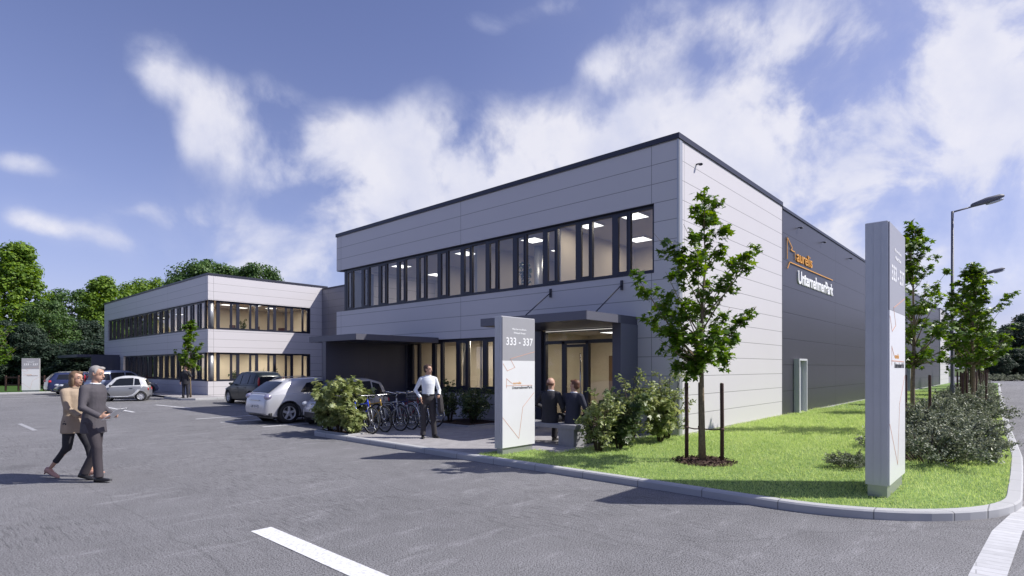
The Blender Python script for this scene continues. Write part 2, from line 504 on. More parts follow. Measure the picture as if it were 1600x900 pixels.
WOOD2 = leaf_mat('forest_leaves_dark', (0.028, 0.062, 0.022), (0.070, 0.135, 0.036), (0.13, 0.21, 0.05), 0.5, 0.3)
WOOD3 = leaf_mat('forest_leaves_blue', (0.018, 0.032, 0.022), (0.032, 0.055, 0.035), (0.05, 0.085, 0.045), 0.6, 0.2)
ALU = mat('aluminium', (0.42, 0.43, 0.45), 0.38, 0.6, var=0.05)
PYW = mat('pylon_white', (0.74, 0.74, 0.76), 0.35, 0.05, var=0.02)
PYG = mat('pylon_grey', (0.36, 0.355, 0.38), 0.38, 0.1, var=0.02)
PYS = mat('pylon_side', (0.54, 0.54, 0.56), 0.35, 0.3, var=0.04)
TXW = mat('white_lettering', (0.85, 0.85, 0.87), 0.5, var=0.01)
TXB = mat('black_lettering', (0.03, 0.03, 0.035), 0.5, var=0.01)
TXO = mat('orange_lettering', (0.70, 0.33, 0.055), 0.5, var=0.02)
TXP = mat('faded_orange_line', (0.62, 0.36, 0.27), 0.5, var=0.02)
CONC = mat('bench_concrete', (0.27, 0.27, 0.29), 0.85, var=0.12, vscale=6, bump=0.003)
RUB = mat('rubber', (0.018, 0.018, 0.02), 0.75, var=0.15, vscale=12)
CHROME = mat('bright_metal', (0.62, 0.62, 0.65), 0.25, 0.9, var=0.05)
BLKP = mat('black_plastic', (0.022, 0.022, 0.026), 0.45, var=0.08)
SKIN = mat('skin', (0.52, 0.31, 0.22), 0.55, var=0.06, vscale=12)

# ------------------------------------------------------------------ mesh helpers
def tag(o, label=None, cat=None, group=None, kind=None):
    if label: o['label'] = label
    if cat: o['category'] = cat
    if group: o['group'] = group
    if kind: o['kind'] = kind
    return o


def thing(name, label, cat, loc=(0, 0, 0), rz=0.0, group=None, scale=1.0):
    o = bpy.data.objects.new(name, None)
    o.empty_display_size = 0.2
    COL.objects.link(o)
    o.location = loc
    o.rotation_euler = (0, 0, rz)
    o.scale = (scale,) * 3
    return tag(o, label, cat, group)


class MB:
    def __init__(s):
        s.v = []; s.f = []; s.sm = []

    def add(s, vs, fs, smooth=False):
        b = len(s.v)
        s.v += [tuple(v) for v in vs]
        s.f += [tuple(i + b for i in f) for f in fs]
        s.sm += [smooth] * len(fs)
        return s

    def box(s, x0, x1, y0, y1, z0, z1):
        vs = [(x, y, z) for x in (x0, x1) for y in (y0, y1) for z in (z0, z1)]
        return s.add(vs, [(0, 1, 3, 2), (4, 6, 7, 5), (0, 4, 5, 1), (2, 3, 7, 6), (0, 2, 6, 4), (1, 5, 7, 3)])

    def obox(s, c, sx, sy, sz, rz=0.0, R=None):
        R = R or Matrix.Rotation(rz, 3, 'Z')
        c = Vector(c)
        vs = [c + R @ Vector((x * sx / 2, y * sy / 2, z * sz / 2)) for x in (-1, 1) for y in (-1, 1) for z in (-1, 1)]
        return s.add(vs, [(0, 1, 3, 2), (4, 6, 7, 5), (0, 4, 5, 1), (2, 3, 7, 6), (0, 2, 6, 4), (1, 5, 7, 3)])

    def bevbox(s, x0, x1, y0, y1, z0, z1, b=0.01):
        """box with chamfered vertical and top edges"""
        def ring(i, z):
            return [(x0 + i + b, y0 + i, z), (x1 - i - b, y0 + i, z), (x1 - i, y0 + i + b, z), (x1 - i, y1 - i - b, z),
                    (x1 - i - b, y1 - i, z), (x0 + i + b, y1 - i, z), (x0 + i, y1 - i - b, z), (x0 + i, y0 + i + b, z)]
        return s.rings([ring(0, z0), ring(0, z1 - b), ring(b * .9, z1)], smooth=False)

    def rings(s, rings, smooth=True, cap=True, closed=True):
        n = len(rings[0]); b = []
        fs = []
        for k in range(len(rings) - 1):
            for i in range(n if closed else n - 1):
                j = (i + 1) % n
                fs.append((k * n + i, k * n + j, (k + 1) * n + j, (k + 1) * n + i))
        if cap:
            fs.append(tuple(reversed(range(n))))
            fs.append(tuple((len(rings) - 1) * n + i for i in range(n)))
        return s.add([p for r in rings for p in r], fs, smooth)

    def tube(s, pts, r, n=8, smooth=True, cap=True):
        pts = [Vector(p) for p in pts]
        if isinstance(r, (int, float)): r = [r] * len(pts)
        t0 = (pts[1] - pts[0]).normalized()
        up = Vector((0, 0, 1)) if abs(t0.z) < 0.9 else Vector((1, 0, 0))
        u = t0.cross(up).normalized()
        rings = []
        for i, p in enumerate(pts):
            a = pts[max(i - 1, 0)]; c = pts[min(i + 1, len(pts) - 1)]
            t = (c - a).normalized()
            u = (u - t * u.dot(t)).normalized()
            w = t.cross(u)
            rings.append([p + (u * cos(2 * pi * k / n) + w * sin(2 * pi * k / n)) * r[i] for k in range(n)])
        return s.rings(rings, smooth, cap)

    def lathe(s, prof, n=24, axis='Z', c=(0, 0, 0), smooth=True, cap=True):
        rings = []
        for r, h in prof:
            ring = []
            for k in range(n):
                a = 2 * pi * k / n
                p = (r * cos(a), r * sin(a), h)
                if axis == 'Y': p = (p[0], p[2], -p[1])
                if axis == 'X': p = (p[2], p[0], p[1])
                ring.append((p[0] + c[0], p[1] + c[1], p[2] + c[2]))
            rings.append(ring)
        return s.rings(rings, smooth, cap)

    def ell(s, c, rx, ry, rz, n=16, m=10, R=None):
        c = Vector(c)
        rings = []
        for i in range(m + 1):
            ph = -pi / 2 + pi * (i + 0.001 if i == 0 else (i - 0.001 if i == m else i)) / m
            ring = []
            for k in range(n):
                a = 2 * pi * k / n
                v = Vector((rx * cos(ph) * cos(a), ry * cos(ph) * sin(a), rz * sin(ph)))
                if R: v = R @ v
                ring.append(c + v)
            rings.append(ring)
        return s.rings(rings, True, True)

    def prism(s, poly, z0, z1):
        n = len(poly)
        vs = [(x, y, z0) for x, y in poly] + [(x, y, z1) for x, y in poly]
        fs = [tuple(reversed(range(n))), tuple(range(n, 2 * n))]
        fs += [(i, (i + 1) % n, n + (i + 1) % n, n + i) for i in range(n)]
        return s.add(vs, fs)

    def build(s, name, material, parent=None, loc=None, world=False, recalc=True):
        me = bpy.data.meshes.new(name)
        v = s.v
        if world and parent:
            l = parent.location
            v = [(a - l.x, b - l.y, c - l.z) for a, b, c in v]
        me.from_pydata([tuple(p) for p in v], [], s.f)
        if recalc:
            bm = bmesh.new(); bm.from_mesh(me)
            bmesh.ops.recalc_face_normals(bm, faces=bm.faces)
            bm.to_mesh(me); bm.free()
        me.polygons.foreach_set('use_smooth', s.sm)
        me.materials.append(material)
        o = bpy.data.objects.new(name, me)
        COL.objects.link(o)
        if parent: o.parent = parent
        if loc: o.location = loc
        me.update()
        return o


def copy_tree(o, parent=None):
    c = o.copy()
    COL.objects.link(c)
    c.parent = parent
    for ch in o.children:
        copy_tree(ch, c)
    return c


def scatter_mesh(name, tv, tf, pos, R, size, material, parent=None, smooth=False):
    """one mesh made of many small leaves: template verts tv, faces tf at pos with frames R and sizes"""
    tv = np.asarray(tv, float)
    n, k = len(pos), len(tv)
    V = np.einsum('nij,kj->nki', R, tv) * np.asarray(size)[:, None, None] + np.asarray(pos)[:, None, :]
    V = V.reshape(-1, 3)
    me = bpy.data.meshes.new(name)
    me.vertices.add(len(V)); me.vertices.foreach_set('co', V.ravel())
    lens = np.array([len(f) for f in tf])
    idx = np.concatenate([np.array(f) for f in tf])
    loops = (idx[None, :] + (np.arange(n) * k)[:, None]).ravel()
    starts1 = np.concatenate([[0], np.cumsum(lens)[:-1]])
    starts = (starts1[None, :] + (np.arange(n) * lens.sum())[:, None]).ravel()
    me.loops.add(len(loops)); me.loops.foreach_set('vertex_index', loops)
    me.polygons.add(len(starts)); me.polygons.foreach_set('loop_start', starts)
    me.polygons.foreach_set('loop_total', np.tile(lens, n))
    me.update(calc_edges=True)
    me.validate()
    me.materials.append(material)
    o = bpy.data.objects.new(name, me)
    COL.objects.link(o)
    if parent: o.parent = parent
    return o


def frames(normals, rng):
    """random rotation frames whose third column is the given normal"""
    nn = normals / (np.linalg.norm(normals, axis=1)[:, None] + 1e-9)
    a = rng.normal(size=nn.shape)
    u = np.cross(nn, a); u /= (np.linalg.norm(u, axis=1)[:, None] + 1e-9)
    w = np.cross(nn, u)
    return np.stack([u, w, nn], axis=2)


MAPLE_T = [(0, 0, 0)] + [(r * sin(radians(a)), r * cos(radians(a)) + .0, (-.10 if r > .6 else .02)) for a, r in
           ((165, .45), (120, .62), (95, .42), (62, .95), (35, .5), (0, 1.08), (-35, .5), (-62, .95), (-95, .42), (-120, .62), (-165, .45))]
MAPLE_F = [(0, 1, 2, 3), (0, 3, 4, 5), (0, 5, 6, 7), (0, 7, 8, 9), (0, 9, 10, 11)]
OVAL_T = [(0, -.5, 0), (.26, -.1, .07), (.2, .3, .05), (0, .6, -.04), (-.2, .3, .05), (-.26, -.1, .07)]
OVAL_F = [(0, 1, 2, 3), (0, 3, 4, 5)]
QUAD_T = [(0, -.55, 0), (.45, 0, .12), (0, .6, 0), (-.45, 0, .12)]
QUAD_F = [(0, 1, 2), (0, 2, 3)]


def text_mesh(s, size, depth, name, material, parent, M4, spacing=1.0, bold=0.0, xs=1.0):
    cu = bpy.data.curves.new(name, 'FONT')
    cu.body = s; cu.size = size; cu.extrude = depth; cu.space_character = spacing; cu.offset = bold
    cu.align_x = 'LEFT'
    cu.resolution_u = 3
    o = bpy.data.objects.new(name, cu)
    COL.objects.link(o)
    dg = bpy.context.evaluated_depsgraph_get()
    me = bpy.data.meshes.new_from_object(o.evaluated_get(dg))
    bpy.data.objects.remove(o); bpy.data.curves.remove(cu)
    me.transform(M4 @ Matrix.Diagonal((xs, 1, 1, 1)))
    me.materials.clear(); me.materials.append(material)
    me.name = name
    r = bpy.data.objects.new(name, me)
    COL.objects.link(r); r.parent = parent
    return r


def face_mtx(origin, right, up):
    r = Vector(right).normalized(); u = Vector(up).normalized(); n = r.cross(u)
    m = Matrix((r, u, n)).transposed().to_4x4()
    m.translation = Vector(origin)
    return m


def strokes(mb, Mx, pts, w, depth=0.003):
    """flat bars along a polyline on a face"""
    for a, b in zip(pts[:-1], pts[1:]):
        a = Vector((a[0], a[1], 0)); b = Vector((b[0], b[1], 0))
        d = (b - a).normalized(); n = Vector((-d.y, d.x, 0)) * w / 2
        a2 = a - d * w * .5; b2 = b + d * w * .5
        q = [a2 - n, b2 - n, b2 + n, a2 + n]
        vs = [Mx @ Vector((p.x, p.y, 0)) for p in q] + [Mx @ Vector((p.x, p.y, depth)) for p in q]
        mb.add(vs, [(0, 1, 2, 3), (4, 5, 6, 7), (0, 1, 5, 4), (1, 2, 6, 5), (2, 3, 7, 6), (3, 0, 4, 7)])


# ------------------------------------------------------------------ the setting: ground, road, lawn, kerbs
def sheet(name, poly, z, material, kind='structure'):
    mb = MB()
    mb.add([(x, y, z) for x, y in poly], [tuple(range(len(poly)))])
    o = mb.build(name, material)
    return tag(o, kind=kind)


sheet('ground', [(-700, -700), (900, -700), (900, 900), (-700, 900)], -0.06, FARG)
sheet('road', [(-60, -60), (140, -60), (140, 64), (-20, 64), (-60, 40)], 0.0, MATS['asphalt'])

# outer kerb line (road side), from the parking end round the corner and along the far road
ARC = [(7.60 + 2.35 - 2.35 * cos(a), 2.40 - 2.35 * sin(a)) for a in [radians(x) for x in range(0, 91, 6)]]
KOUT = [(12.9, 14.35), (8.1, 14.35), (7.72, 14.22), (7.55, 13.9), (7.55, 12.0), (7.55, 9.0), (7.58, 6.0), (7.60, 4.2), (7.60, 3.0)] + \
       ARC + [(12.0, 0.05), (14.5, 0.07), (20, 0.30), (30, 0.66), (50, 1.30), (80, 2.2)]


def offset_line(pts, d):
    out = []
    for i, p in enumerate(pts):
        a = pts[max(i - 1, 0)]; c = pts[min(i + 1, len(pts) - 1)]
        t = Vector((c[0] - a[0], c[1] - a[1])).normalized()
        out.append((p[0] - t.y * d, p[1] + t.x * d))
    return out


def kerb(name, pts, w=0.16, z1=0.11, z0=-0.05, side=1):
    inn = offset_line(pts, w * side)
    mb = MB()
    rings = []
    for (a, b) in zip(pts, inn):
        dx, dy = (b[0] - a[0]), (b[1] - a[1])
        rings.append([(a[0], a[1], z0), (a[0], a[1], z1 - .02), (a[0] + dx * .12, a[1] + dy * .12, z1),
                      (b[0] - dx * .06, b[1] - dy * .06, z1), (b[0], b[1], z1 - .012), (b[0], b[1], z0)])
    mb.rings(rings, smooth=False)
    o = mb.build(name, KERB)
    return tag(o, kind='structure'), inn


_, KIN = kerb('kerb', KOUT)
# densify helper for lawn edge
lawn_edge = [p for p in KIN if p[1] < 7.9 or p[0] > 9.0]
lawn_edge = [p for p in lawn_edge if not (p[1] > 7.9)]
lawn_poly = [(7.71, 7.95)] + lawn_edge + [(80, 6.36), (21, 6.36), (13.10, 6.36), (13.10, 6.95), (9.0, 6.95), (9.0, 7.95)]
sheet('lawn', lawn_poly, 0.10, LAWN)
pave_poly = [(7.70, 14.19), (7.70, 7.95), (9.0, 7.95), (9.0, 6.95), (13.1, 6.95), (13.1, 14.19)]
sheet('pavement', pave_poly, 0.096, PAVE)
# edging between lawn and paving
mb = MB()
mb.box(9.0, 13.05, 6.90, 6.95, 0.0, 0.108); mb.box(8.95, 9.0, 6.90, 7.95, 0.0, 0.108); mb.box(7.72, 8.95, 7.95, 8.0, 0, 0.108)
tag(mb.build('lawn_edging', KERB), kind='structure')
# shrub beds in the paving
for i, (x0, x1, y0, y1) in enumerate(((7.78, 8.12, 12.6, 14.1), (11.2, 12.9, 11.9, 13.7))):
    mb = MB(); mb.box(x0, x1, y0, y1, 0.05, 0.112)
    tag(mb.build('planting_bed', MULCH), kind='structure')
    mb = MB()
    for (a, b, c, d) in ((x0 - .06, x1 + .06, y0 - .06, y0), (x0 - .06, x1 + .06, y1, y1 + .03), (x0 - .06, x0, y0, y1), (x1, x1 + .06, y0, y1)):
        mb.box(a, b, c, d, 0.05, 0.13)
    tag(mb.build('bed_edging', KERB), kind='structure')
# gutter band of pale setts curving away from the corner
mb = MB()
cin = [(9.78, 0.13), (9.2, 0.16), (8.16, 0.29), (6.3, 0.38), (4.0, 0.40), (0.0, 0.36)]
cout = [(9.95, -0.14), (9.2, -0.12), (8.37, 0.04), (6.49, 0.13), (4.0, 0.14), (0.0, 0.08)]
n = len(cin)
mb.add([(x, y, 0.006) for x, y in cin] + [(x, y, 0.006) for x, y in cout], [(i, i + 1, n + i + 1, n + i) for i in range(n - 1)])
tag(mb.build('gutter', STRIP), kind='structure')


def stripe(x0, x1, y0, y1, m=PAINTL, rz=0):
    mb = MB(); cx, cy = (x0 + x1) / 2, (y0 + y1) / 2
    w, h = (x1 - x0) / 2, (y1 - y0) / 2
    c, s_ = cos(rz), sin(rz)
    mb.add([(cx + a * w * c - b * h * s_, cy + a * w * s_ + b * h * c, 0.005) for a, b in ((-1, -1), (1, -1), (1, 1), (-1, 1))], [(0, 1, 2, 3)])
    tag(mb.build('road_marking', m), kind='structure')


stripe(2.67, 2.90, 1.5, 6.30)
stripe(2.75, 2.87, 20.9, 23.8, PAINTW)
stripe(7.2, 12.4, 21.36, 21.48)
stripe(7.3, 12.4, 19.45, 19.57)
stripe(7.6, 9.8, 17.02, 17.14)
stripe(8.72, 8.84, 27.2, 30.9, PAINTL, radians(5))
stripe(6.56, 6.68, 26.5, 30.5, PAINTL)
stripe(6.56, 7.6, 26.42, 26.5, PAINTW)
stripe(3.6, 8.2, 45.9, 46.02); stripe(3.6, 8.2, 43.2, 43.32)

# far parking edge: kerb, verge
sheet('verge', [(2.0, 50.9), (12.6, 50.9), (12.6, 53), (60, 64.5), (60, 120), (-60, 120), (-60, 34.0), (-6, 49.0)], 0.06, dappled('verge_grass', (0.03, 0.07, 0.015), (0.07, 0.13, 0.03), 3.0))
kerb('kerb', [(-60, 33.9), (-6, 48.9), (2.0, 50.8), (8.5, 50.8)], side=1)
kerb('kerb', [(10.9, 37.0), (10.9, 34.2), (11.3, 33.75), (13.0, 33.75)], side=-1)
sheet('pavement', [(11.06, 56), (11.06, 34.4), (11.5, 33.9), (13.06, 33.9), (13.06, 56)], 0.10, PAVE)

# ------------------------------------------------------------------ buildings
def wall_grid(mb, axis, c0, c1, lo, hi, z0, z1, openings):
    """wall slab between planes c0..c1 perpendicular to `axis`, spanning lo..hi, with openings (a, b, za, zb)"""
    ys = sorted({lo, hi, *[o[0] for o in openings], *[o[1] for o in openings]})
    ys = [y for y in ys if lo <= y <= hi]
    for a, b in zip(ys[:-1], ys[1:]):
        cuts = [(z0, z1)]
        for o in openings:
            if o[0] <= a + 1e-6 and o[1] >= b - 1e-6:
                new = []
                for (p, q) in cuts:
                    if o[2] > p: new.append((p, min(q, o[2])))
                    if o[3] < q: new.append((max(p, o[3]), q))
                    if o[3] <= p or o[2] >= q: new = new or [(p, q)]
                cuts = [t for t in new if t[1] - t[0] > 1e-4]
        for (p, q) in cuts:
            if axis == 0: mb.box(c0, c1, a, b, p, q)
            else: mb.box(a, b, c0, c1, p, q)


WIN = {}


def window_unit(parent, axis, plane, a, m, z0, z1, first_wide=True, flip=1):
    """one window module: frame with a wide fixed light and a narrow casement; its panes are sub-parts"""
    key = (axis, round(m, 3), round(z1 - z0, 3), flip)
    h = z1 - z0
    if key not in WIN:
        fr, pn = MB(), MB()
        xs = [0.0, m * .585, m * .72, m * .90, m]     # wide pane 0.085..; posts between
        posts = [(-0.035, 0.05), (m * .575, m * .640), (m * .900, m - 0.035)]

        def bx(mb, u0, u1, d0, d1, w0, w1):
            if axis == 0: mb.box(d0, d1, u0, u1, w0, w1)
            else: mb.box(u0, u1, d0, d1, w0, w1)
        for (p, q) in posts:
            bx(fr, p, q, 0.0, 0.10, 0, h)
        bx(fr, 0.05, m - .035, 0.005, 0.095, 0, 0.10)
        bx(fr, 0.05, m - .035, 0.005, 0.095, h - .09, h)
        # casement sash proud of the frame
        bx(fr, m * .640, m * .665, -0.012, 0.05, 0.10, h - .09); bx(fr, m * .875, m * .900, -0.012, 0.05, 0.10, h - .09)
        bx(fr, m * .665, m * .875, -0.012, 0.05, 0.10, 0.15); bx(fr, m * .665, m * .875, -0.012, 0.05, h - .14, h - .09)

        def q(mb, u0, u1, d, w0, w1):
            if axis == 0: vs = [(d, u0, w0), (d, u1, w0), (d, u1, w1), (d, u0, w1)]
            else: vs = [(u0, d, w0), (u1, d, w0), (u1, d, w1), (u0, d, w1)]
            mb.add(vs, [(0, 1, 2, 3)])
        q(pn, 0.05, m * .575, 0.045, 0.10, h - .09)
        q(pn, m * .665, m * .875, 0.025, 0.15, h - .14)
        f = fr.build('window', DF, parent)
        g = pn.build('pane', GL, f)
        WIN[key] = (f, g)
        src = f
    else:
        f0, g0 = WIN[key]
        src = f0.copy(); COL.objects.link(src); src.parent = parent
        g = g0.copy(); COL.objects.link(g); g.parent = src
    l = parent.location
    src.location = (plane - l.x, a - l.y, z0 - l.z) if axis == 0 else (a - l.x, plane - l.y, z0 - l.z)
    return src


LAMP = {}


def ceiling_lamp(parent, x, y, z, power=22.0, light=True):
    if 'm' not in LAMP:
        fr, df = MB(), MB()
        fr.box(-.32, .32, -.32, .32, 0.0, 0.05)
        df.box(-.30, .30, -.30, .30, -0.006, 0.0)
        o = fr.build('ceiling_lamp', CEIL, parent)
        d = df.build('diffuser', LAMPW, o)
        LAMP['m'] = (o, d)
    else:
        o = LAMP['m'][0].copy(); COL.objects.link(o)
        d = LAMP['m'][1].copy(); COL.objects.link(d); d.parent = o
    o.parent = parent
    o.location = (x - parent.location.x, y - parent.location.y, z - parent.location.z - 0.05)
    if light:
        ld = bpy.data.lights.new('lamp_light', 'AREA')
        ld.shape = 'SQUARE'; ld.size = 0.6; ld.energy = power; ld.color = (1.0, 0.86, 0.66)
        lo = bpy.data.objects.new('lamp_light', ld)
        COL.objects.link(lo); lo.parent = o; lo.location = (0, 0, -0.02)
    return o


MODW = 1.21
# ---- main office block
A = thing('office_building', 'large light grey two-storey office block at the corner with entrance canopy', 'building', (13.08, 6.36, 0))
AX0, AX1, AY0, AY1 = 13.08, 21.04, 6.36, 22.18
mb = MB()
wall_grid(mb, 0, AX0, AX0 + .28, AY0, AY1, -0.1, 7.44,
          [(7.02, AY1, 4.20, 5.97), (11.90, 17.20, 1.02, 2.78), (7.74, 11.2, -0.1, 2.90)])
mb.box(AX0 + .28, AX1, AY0, AY0 + .28, -0.1, 7.44)
wall_grid(mb, 1, AY1 - .28, AY1, AX0 + .28, AX1, -0.1, 7.44, [(AX0 + .28, 14.6, 4.20, 5.97)])
mb.build('wall', LP, A, world=True)
mb = MB(); mb.box(AX0 + .28, AX1, AY0 + .28, AY1 - .28, 7.15, 7.35); mb.build('roof', COPE, A, world=True)
mb = MB()
mb.box(AX0 - .035, AX0 + .30, AY0 - .035, AY1 + .035, 7.44, 7.575)
mb.box(AX0 + .30, AX1, AY0 - .035, AY0 + .25, 7.44, 7.575)
mb.box(AX0 + .30, AX1, AY1 - .25, AY1 + .035, 7.44, 7.575)
mb.build('coping', COPE, A, world=True)
mb = MB(); mb.box(AX0 + .004, AX0 + .2, AY0 - .012, AY0 + .03, -.05, 7.43); mb.box(AX0 - .010, AX0 + .03, AY0 - .012, AY0 + .03, -.05, 7.43)
mb.build('corner_trim', ALU, A, world=True)
for k in range(12):
    window_unit(A, 0, AX0 + .10, 7.065 + k * MODW, MODW, 4.205, 5.965)
# dark lining of the window band
mb = MB()
mb.box(AX0 + .02, AX0 + .27, 7.02, 7.022 + .02, 4.203, 5.967)
mb.box(AX0 - .01, AX0 + .27, 7.045, 21.63, 4.200, 4.213)
mb.box(AX0 + .01, AX0 + .24, 7.045, 22.16, 5.955, 5.968)
mb.box(AX0 + .10, AX0 + .24, 21.585, 21.72, 4.21, 5.96)
mb.box(AX0 + .24, 14.6, 21.64, 21.70, 4.21, 5.96)
mb.build('window_reveal', DF, A, world=True)
for k in range(4):
    window_unit(A, 0, AX0 + .10, 11.95 + k * 1.30, 1.30, 1.03, 2.77)
mb = MB()
mb.box(AX0 - .01, AX0 + .26, 11.905, 17.19, 1.022, 1.032); mb.box(AX0 + .01, AX0 + .26, 11.905, 17.19, 2.768, 2.778)
mb.box(AX0 + .01, AX0 + .26, 11.902, 11.914, 1.03, 2.77); mb.box(AX0 - .01, AX0 + .26, 17.14, 17.195, 1.03, 2.77)
mb.box(AX0 - .02, AX0 + .01, 11.90, 17.20, 0.94, 1.022)
mb.build('window_reveal', DF, A, world=True)
# interior
mb = MB()
mb.box(AX0 + .30, AX1 - .3, AY0 + .3, AY1 - .3, 3.05, 3.55)
mb.box(AX0 + .30, AX1 - .3, AY0 + .3, AY1 - .3, 0.02, 0.10)
mb.build('floor', CARPET, A, world=True)
mb = MB()
mb.box(AX0 + .30, AX1 - .3, AY0 + .3, AY1 - .3, 6.12, 6.22)
mb.box(AX0 + .30, AX1 - .3, AY0 + .3, AY1 - .3, 2.92, 3.04)
mb.build('ceiling', CEIL, A, world=True)
mb = MB()
mb.box(18.3, 18.4, 6.7, 21.8, 3.55, 6.12); mb.box(13.5, 18.3, 6.66, 6.72, 3.55, 6.12)
mb.box(13.9, 18.3, 10.62, 10.72, 3.55, 6.12)
mb.box(13.9, 18.3, 14.3, 14.4, 3.55, 6.12)
mb.box(15.5, 18.3, 18.2, 18.3, 3.55, 6.12)
mb.build('interior_wall', ROOMG, A, world=True)
mb = MB()
mb.box(16.8, 16.9, 6.7, 21.8, 0.10, 2.92); mb.box(14.0, 16.8, 11.62, 11.72, 0.10, 2.92); mb.box(14.2, 16.8, 14.35, 14.45, 0.10, 2.92)
mb.box(13.40, 16.8, 7.42, 7.5, .10, 2.92)
mb.build('interior_wall', CREAM, A, world=True)
mb = MB()
for (x0, x1, y0, y1, z0, z1) in ((16.74, 16.79, 8.2, 9.1, .1, 2.2), (16.74, 16.79, 9.9, 10.7, .1, 2.2), (18.24, 18.29, 8.0, 8.9, 3.55, 5.7), (18.24, 18.29, 12.0, 12.9, 3.55, 5.7), (18.24, 18.29, 16.0, 16.9, 3.55, 5.7), (18.24, 18.29, 19.0, 19.9, 3.55, 5.7)):
    mb = MB(); mb.box(x0, x1, y0, y1, z0, z1); mb.build('interior_door', mat('inner_door_wood', (.20, .13, .08), .5, var=.15, vscale=2), A, world=True)
mb = MB()
for (x, y, r_, z0, z1) in ((15.6, 12.9, .16, 3.55, 6.1), (15.8, 16.0, .16, 3.55, 6.1), (14.9, 15.9, .15, .1, 2.9)):
    mb = MB(); mb.lathe([(r_, z0), (r_, z1)], 20, c=(x, y, 0)); mb.build('column', ALU, A, world=True)
for (x, y) in ((14.2, 8.25), (14.2, 9.75), (16.9, 9.6), (16.9, 7.9), (14.6, 12.3), (16.6, 12.6), (14.6, 15.6), (16.8, 16.4), (14.6, 19.6), (17.0, 20.2)):
    ceiling_lamp(A, x, y, 6.12, 17, True)
for (x, y) in ((15.0, 9.4), (15.1, 12.9), (15.1, 15.9), (14.9, 18.5)):
    ceiling_lamp(A, x, y, 2.92, 40, True)
# small dome cameras / lamps under the eaves of the side
def eaves_lamp(parent, x, z):
    mb = MB(); mb.box(x - .025, x + .025, 6.26, 6.36, z + .03, z + .055); mb.ell((x, 6.24, z + .02), .045, .06, .035, 10, 6)
    mb.build('eaves_lamp', DF, parent, world=True)


eaves_lamp(A, 14.1, 7.02)

# entrance portal: canopy slab, fin wall, glazed doors
mb = MB(); mb.box(10.78, AX0 + .02, 7.50, 10.95, 2.90, 3.11); mb.build('canopy', DK, A, world=True)
mb = MB(); mb.box(10.79, 12.25, 7.485, 7.50, 2.905, 3.105); mb.box(10.765, 10.78, 7.485, 10.94, 2.905, 3.105); mb.build('canopy_edge', mat('edge_metal', (0.13, 0.13, 0.165), 0.45, 0.3), A, world=True)
mb = MB(); mb.box(12.25, AX0 - .002, 7.49, 7.73, 0.09, 2.898); mb.build('fin_wall', DK, A, world=True)
mb = MB(); mb.box(12.245, AX0 - .01, 7.478, 7.489, 0.09, 2.895); mb.build('fin_cladding', mat('fin_metal', (0.14, 0.145, 0.19), 0.45, 0.3), A, world=True)
mb = MB()
for (y, ztop) in ((7.75, 2.88), (9.15, 2.55), (9.98, 2.55), (10.68, 2.88)):
    mb.box(AX0 + .10, AX0 + .22, y - .05, y + .05, 0.10, ztop)
mb.box(AX0 + .10, AX0 + .22, 7.80, 10.63, 2.48, 2.58)
mb.box(AX0 + .10, AX0 + .22, 7.80, 10.63, 2.82, 2.89)
mb.box(AX0 + .11, AX0 + .21, 7.80, 10.63, 0.10, 0.17)
mb.build('entrance_frame', DF, A, world=True)
mb = MB(); mb.box(AX0 + .02, AX0 + .27, 10.74, 11.19, 0.1, 2.89); mb.build('entrance_reveal', DK, A, world=True)
mb = MB()
for (y0, y1, z0, z1) in ((7.80, 9.10, .17, 2.48), (10.03, 10.63, .17, 2.48), (7.8, 10.63, 2.58, 2.82)):
    mb.add([(AX0 + .16, y0, z0), (AX0 + .16, y1, z0), (AX0 + .16, y1, z1), (AX0 + .16, y0, z1)], [(0, 1, 2, 3)])
mb.build('entrance_glazing', GL, A, world=True)
mb = MB()
for (a, b, c, d) in ((9.21, 9.27, .12, 2.46), (9.87, 9.92, .12, 2.46)):
    mb.box(AX0 + .09, AX0 + .15, a, b, c, d)
mb.box(AX0 + .09, AX0 + .15, 9.27, 9.87, .12, .24); mb.box(AX0 + .09, AX0 + .15, 9.27, 9.87, 2.38, 2.46)
dr = mb.build('door', DF, A, world=True)
mb = MB(); mb.add([(AX0 + .12 - 13.08, y, z) for y, z in ((9.27 - 6.36, .24), (9.87 - 6.36, .24), (9.87 - 6.36, 2.38), (9.27 - 6.36, 2.38))], [(0, 1, 2, 3)])
mb.build('door_glass', GL, dr)
mb = MB(); mb.tube([(.03, 9.32 - 6.36, .5), (.03, 9.32 - 6.36, 2.2)], .016, 8); mb.tube([(.03, 9.32 - 6.36, .7), (.10, 9.32 - 6.36, .7)], .01, 6); mb.tube([(.03, 9.32 - 6.36, 2.0), (.10, 9.32 - 6.36, 2.0)], .01, 6)
mb.build('door_handle', CHROME, dr)
mb = MB(); mb.box(AX0 + .06, AX0 + .10, 7.9, 10.6, 2.845, 2.86); mb.build('light_strip', mat('strip_light', (.8, .8, .8), .5, emit=(1, .95, .85), estr=.5), A, world=True)
# stay rods
for (ya, yb) in ((7.95, 7.95), (10.35, 10.35)):
    mb = MB()
    mb.tube([(AX0 - .03, ya, 3.98), (11.75, yb, 3.12)], .016, 8)
    mb.box(AX0 - .05, AX0 - .002, ya - .03, ya + .03, 3.85, 4.10)
    mb.build('stay_rod', DF, A, world=True)
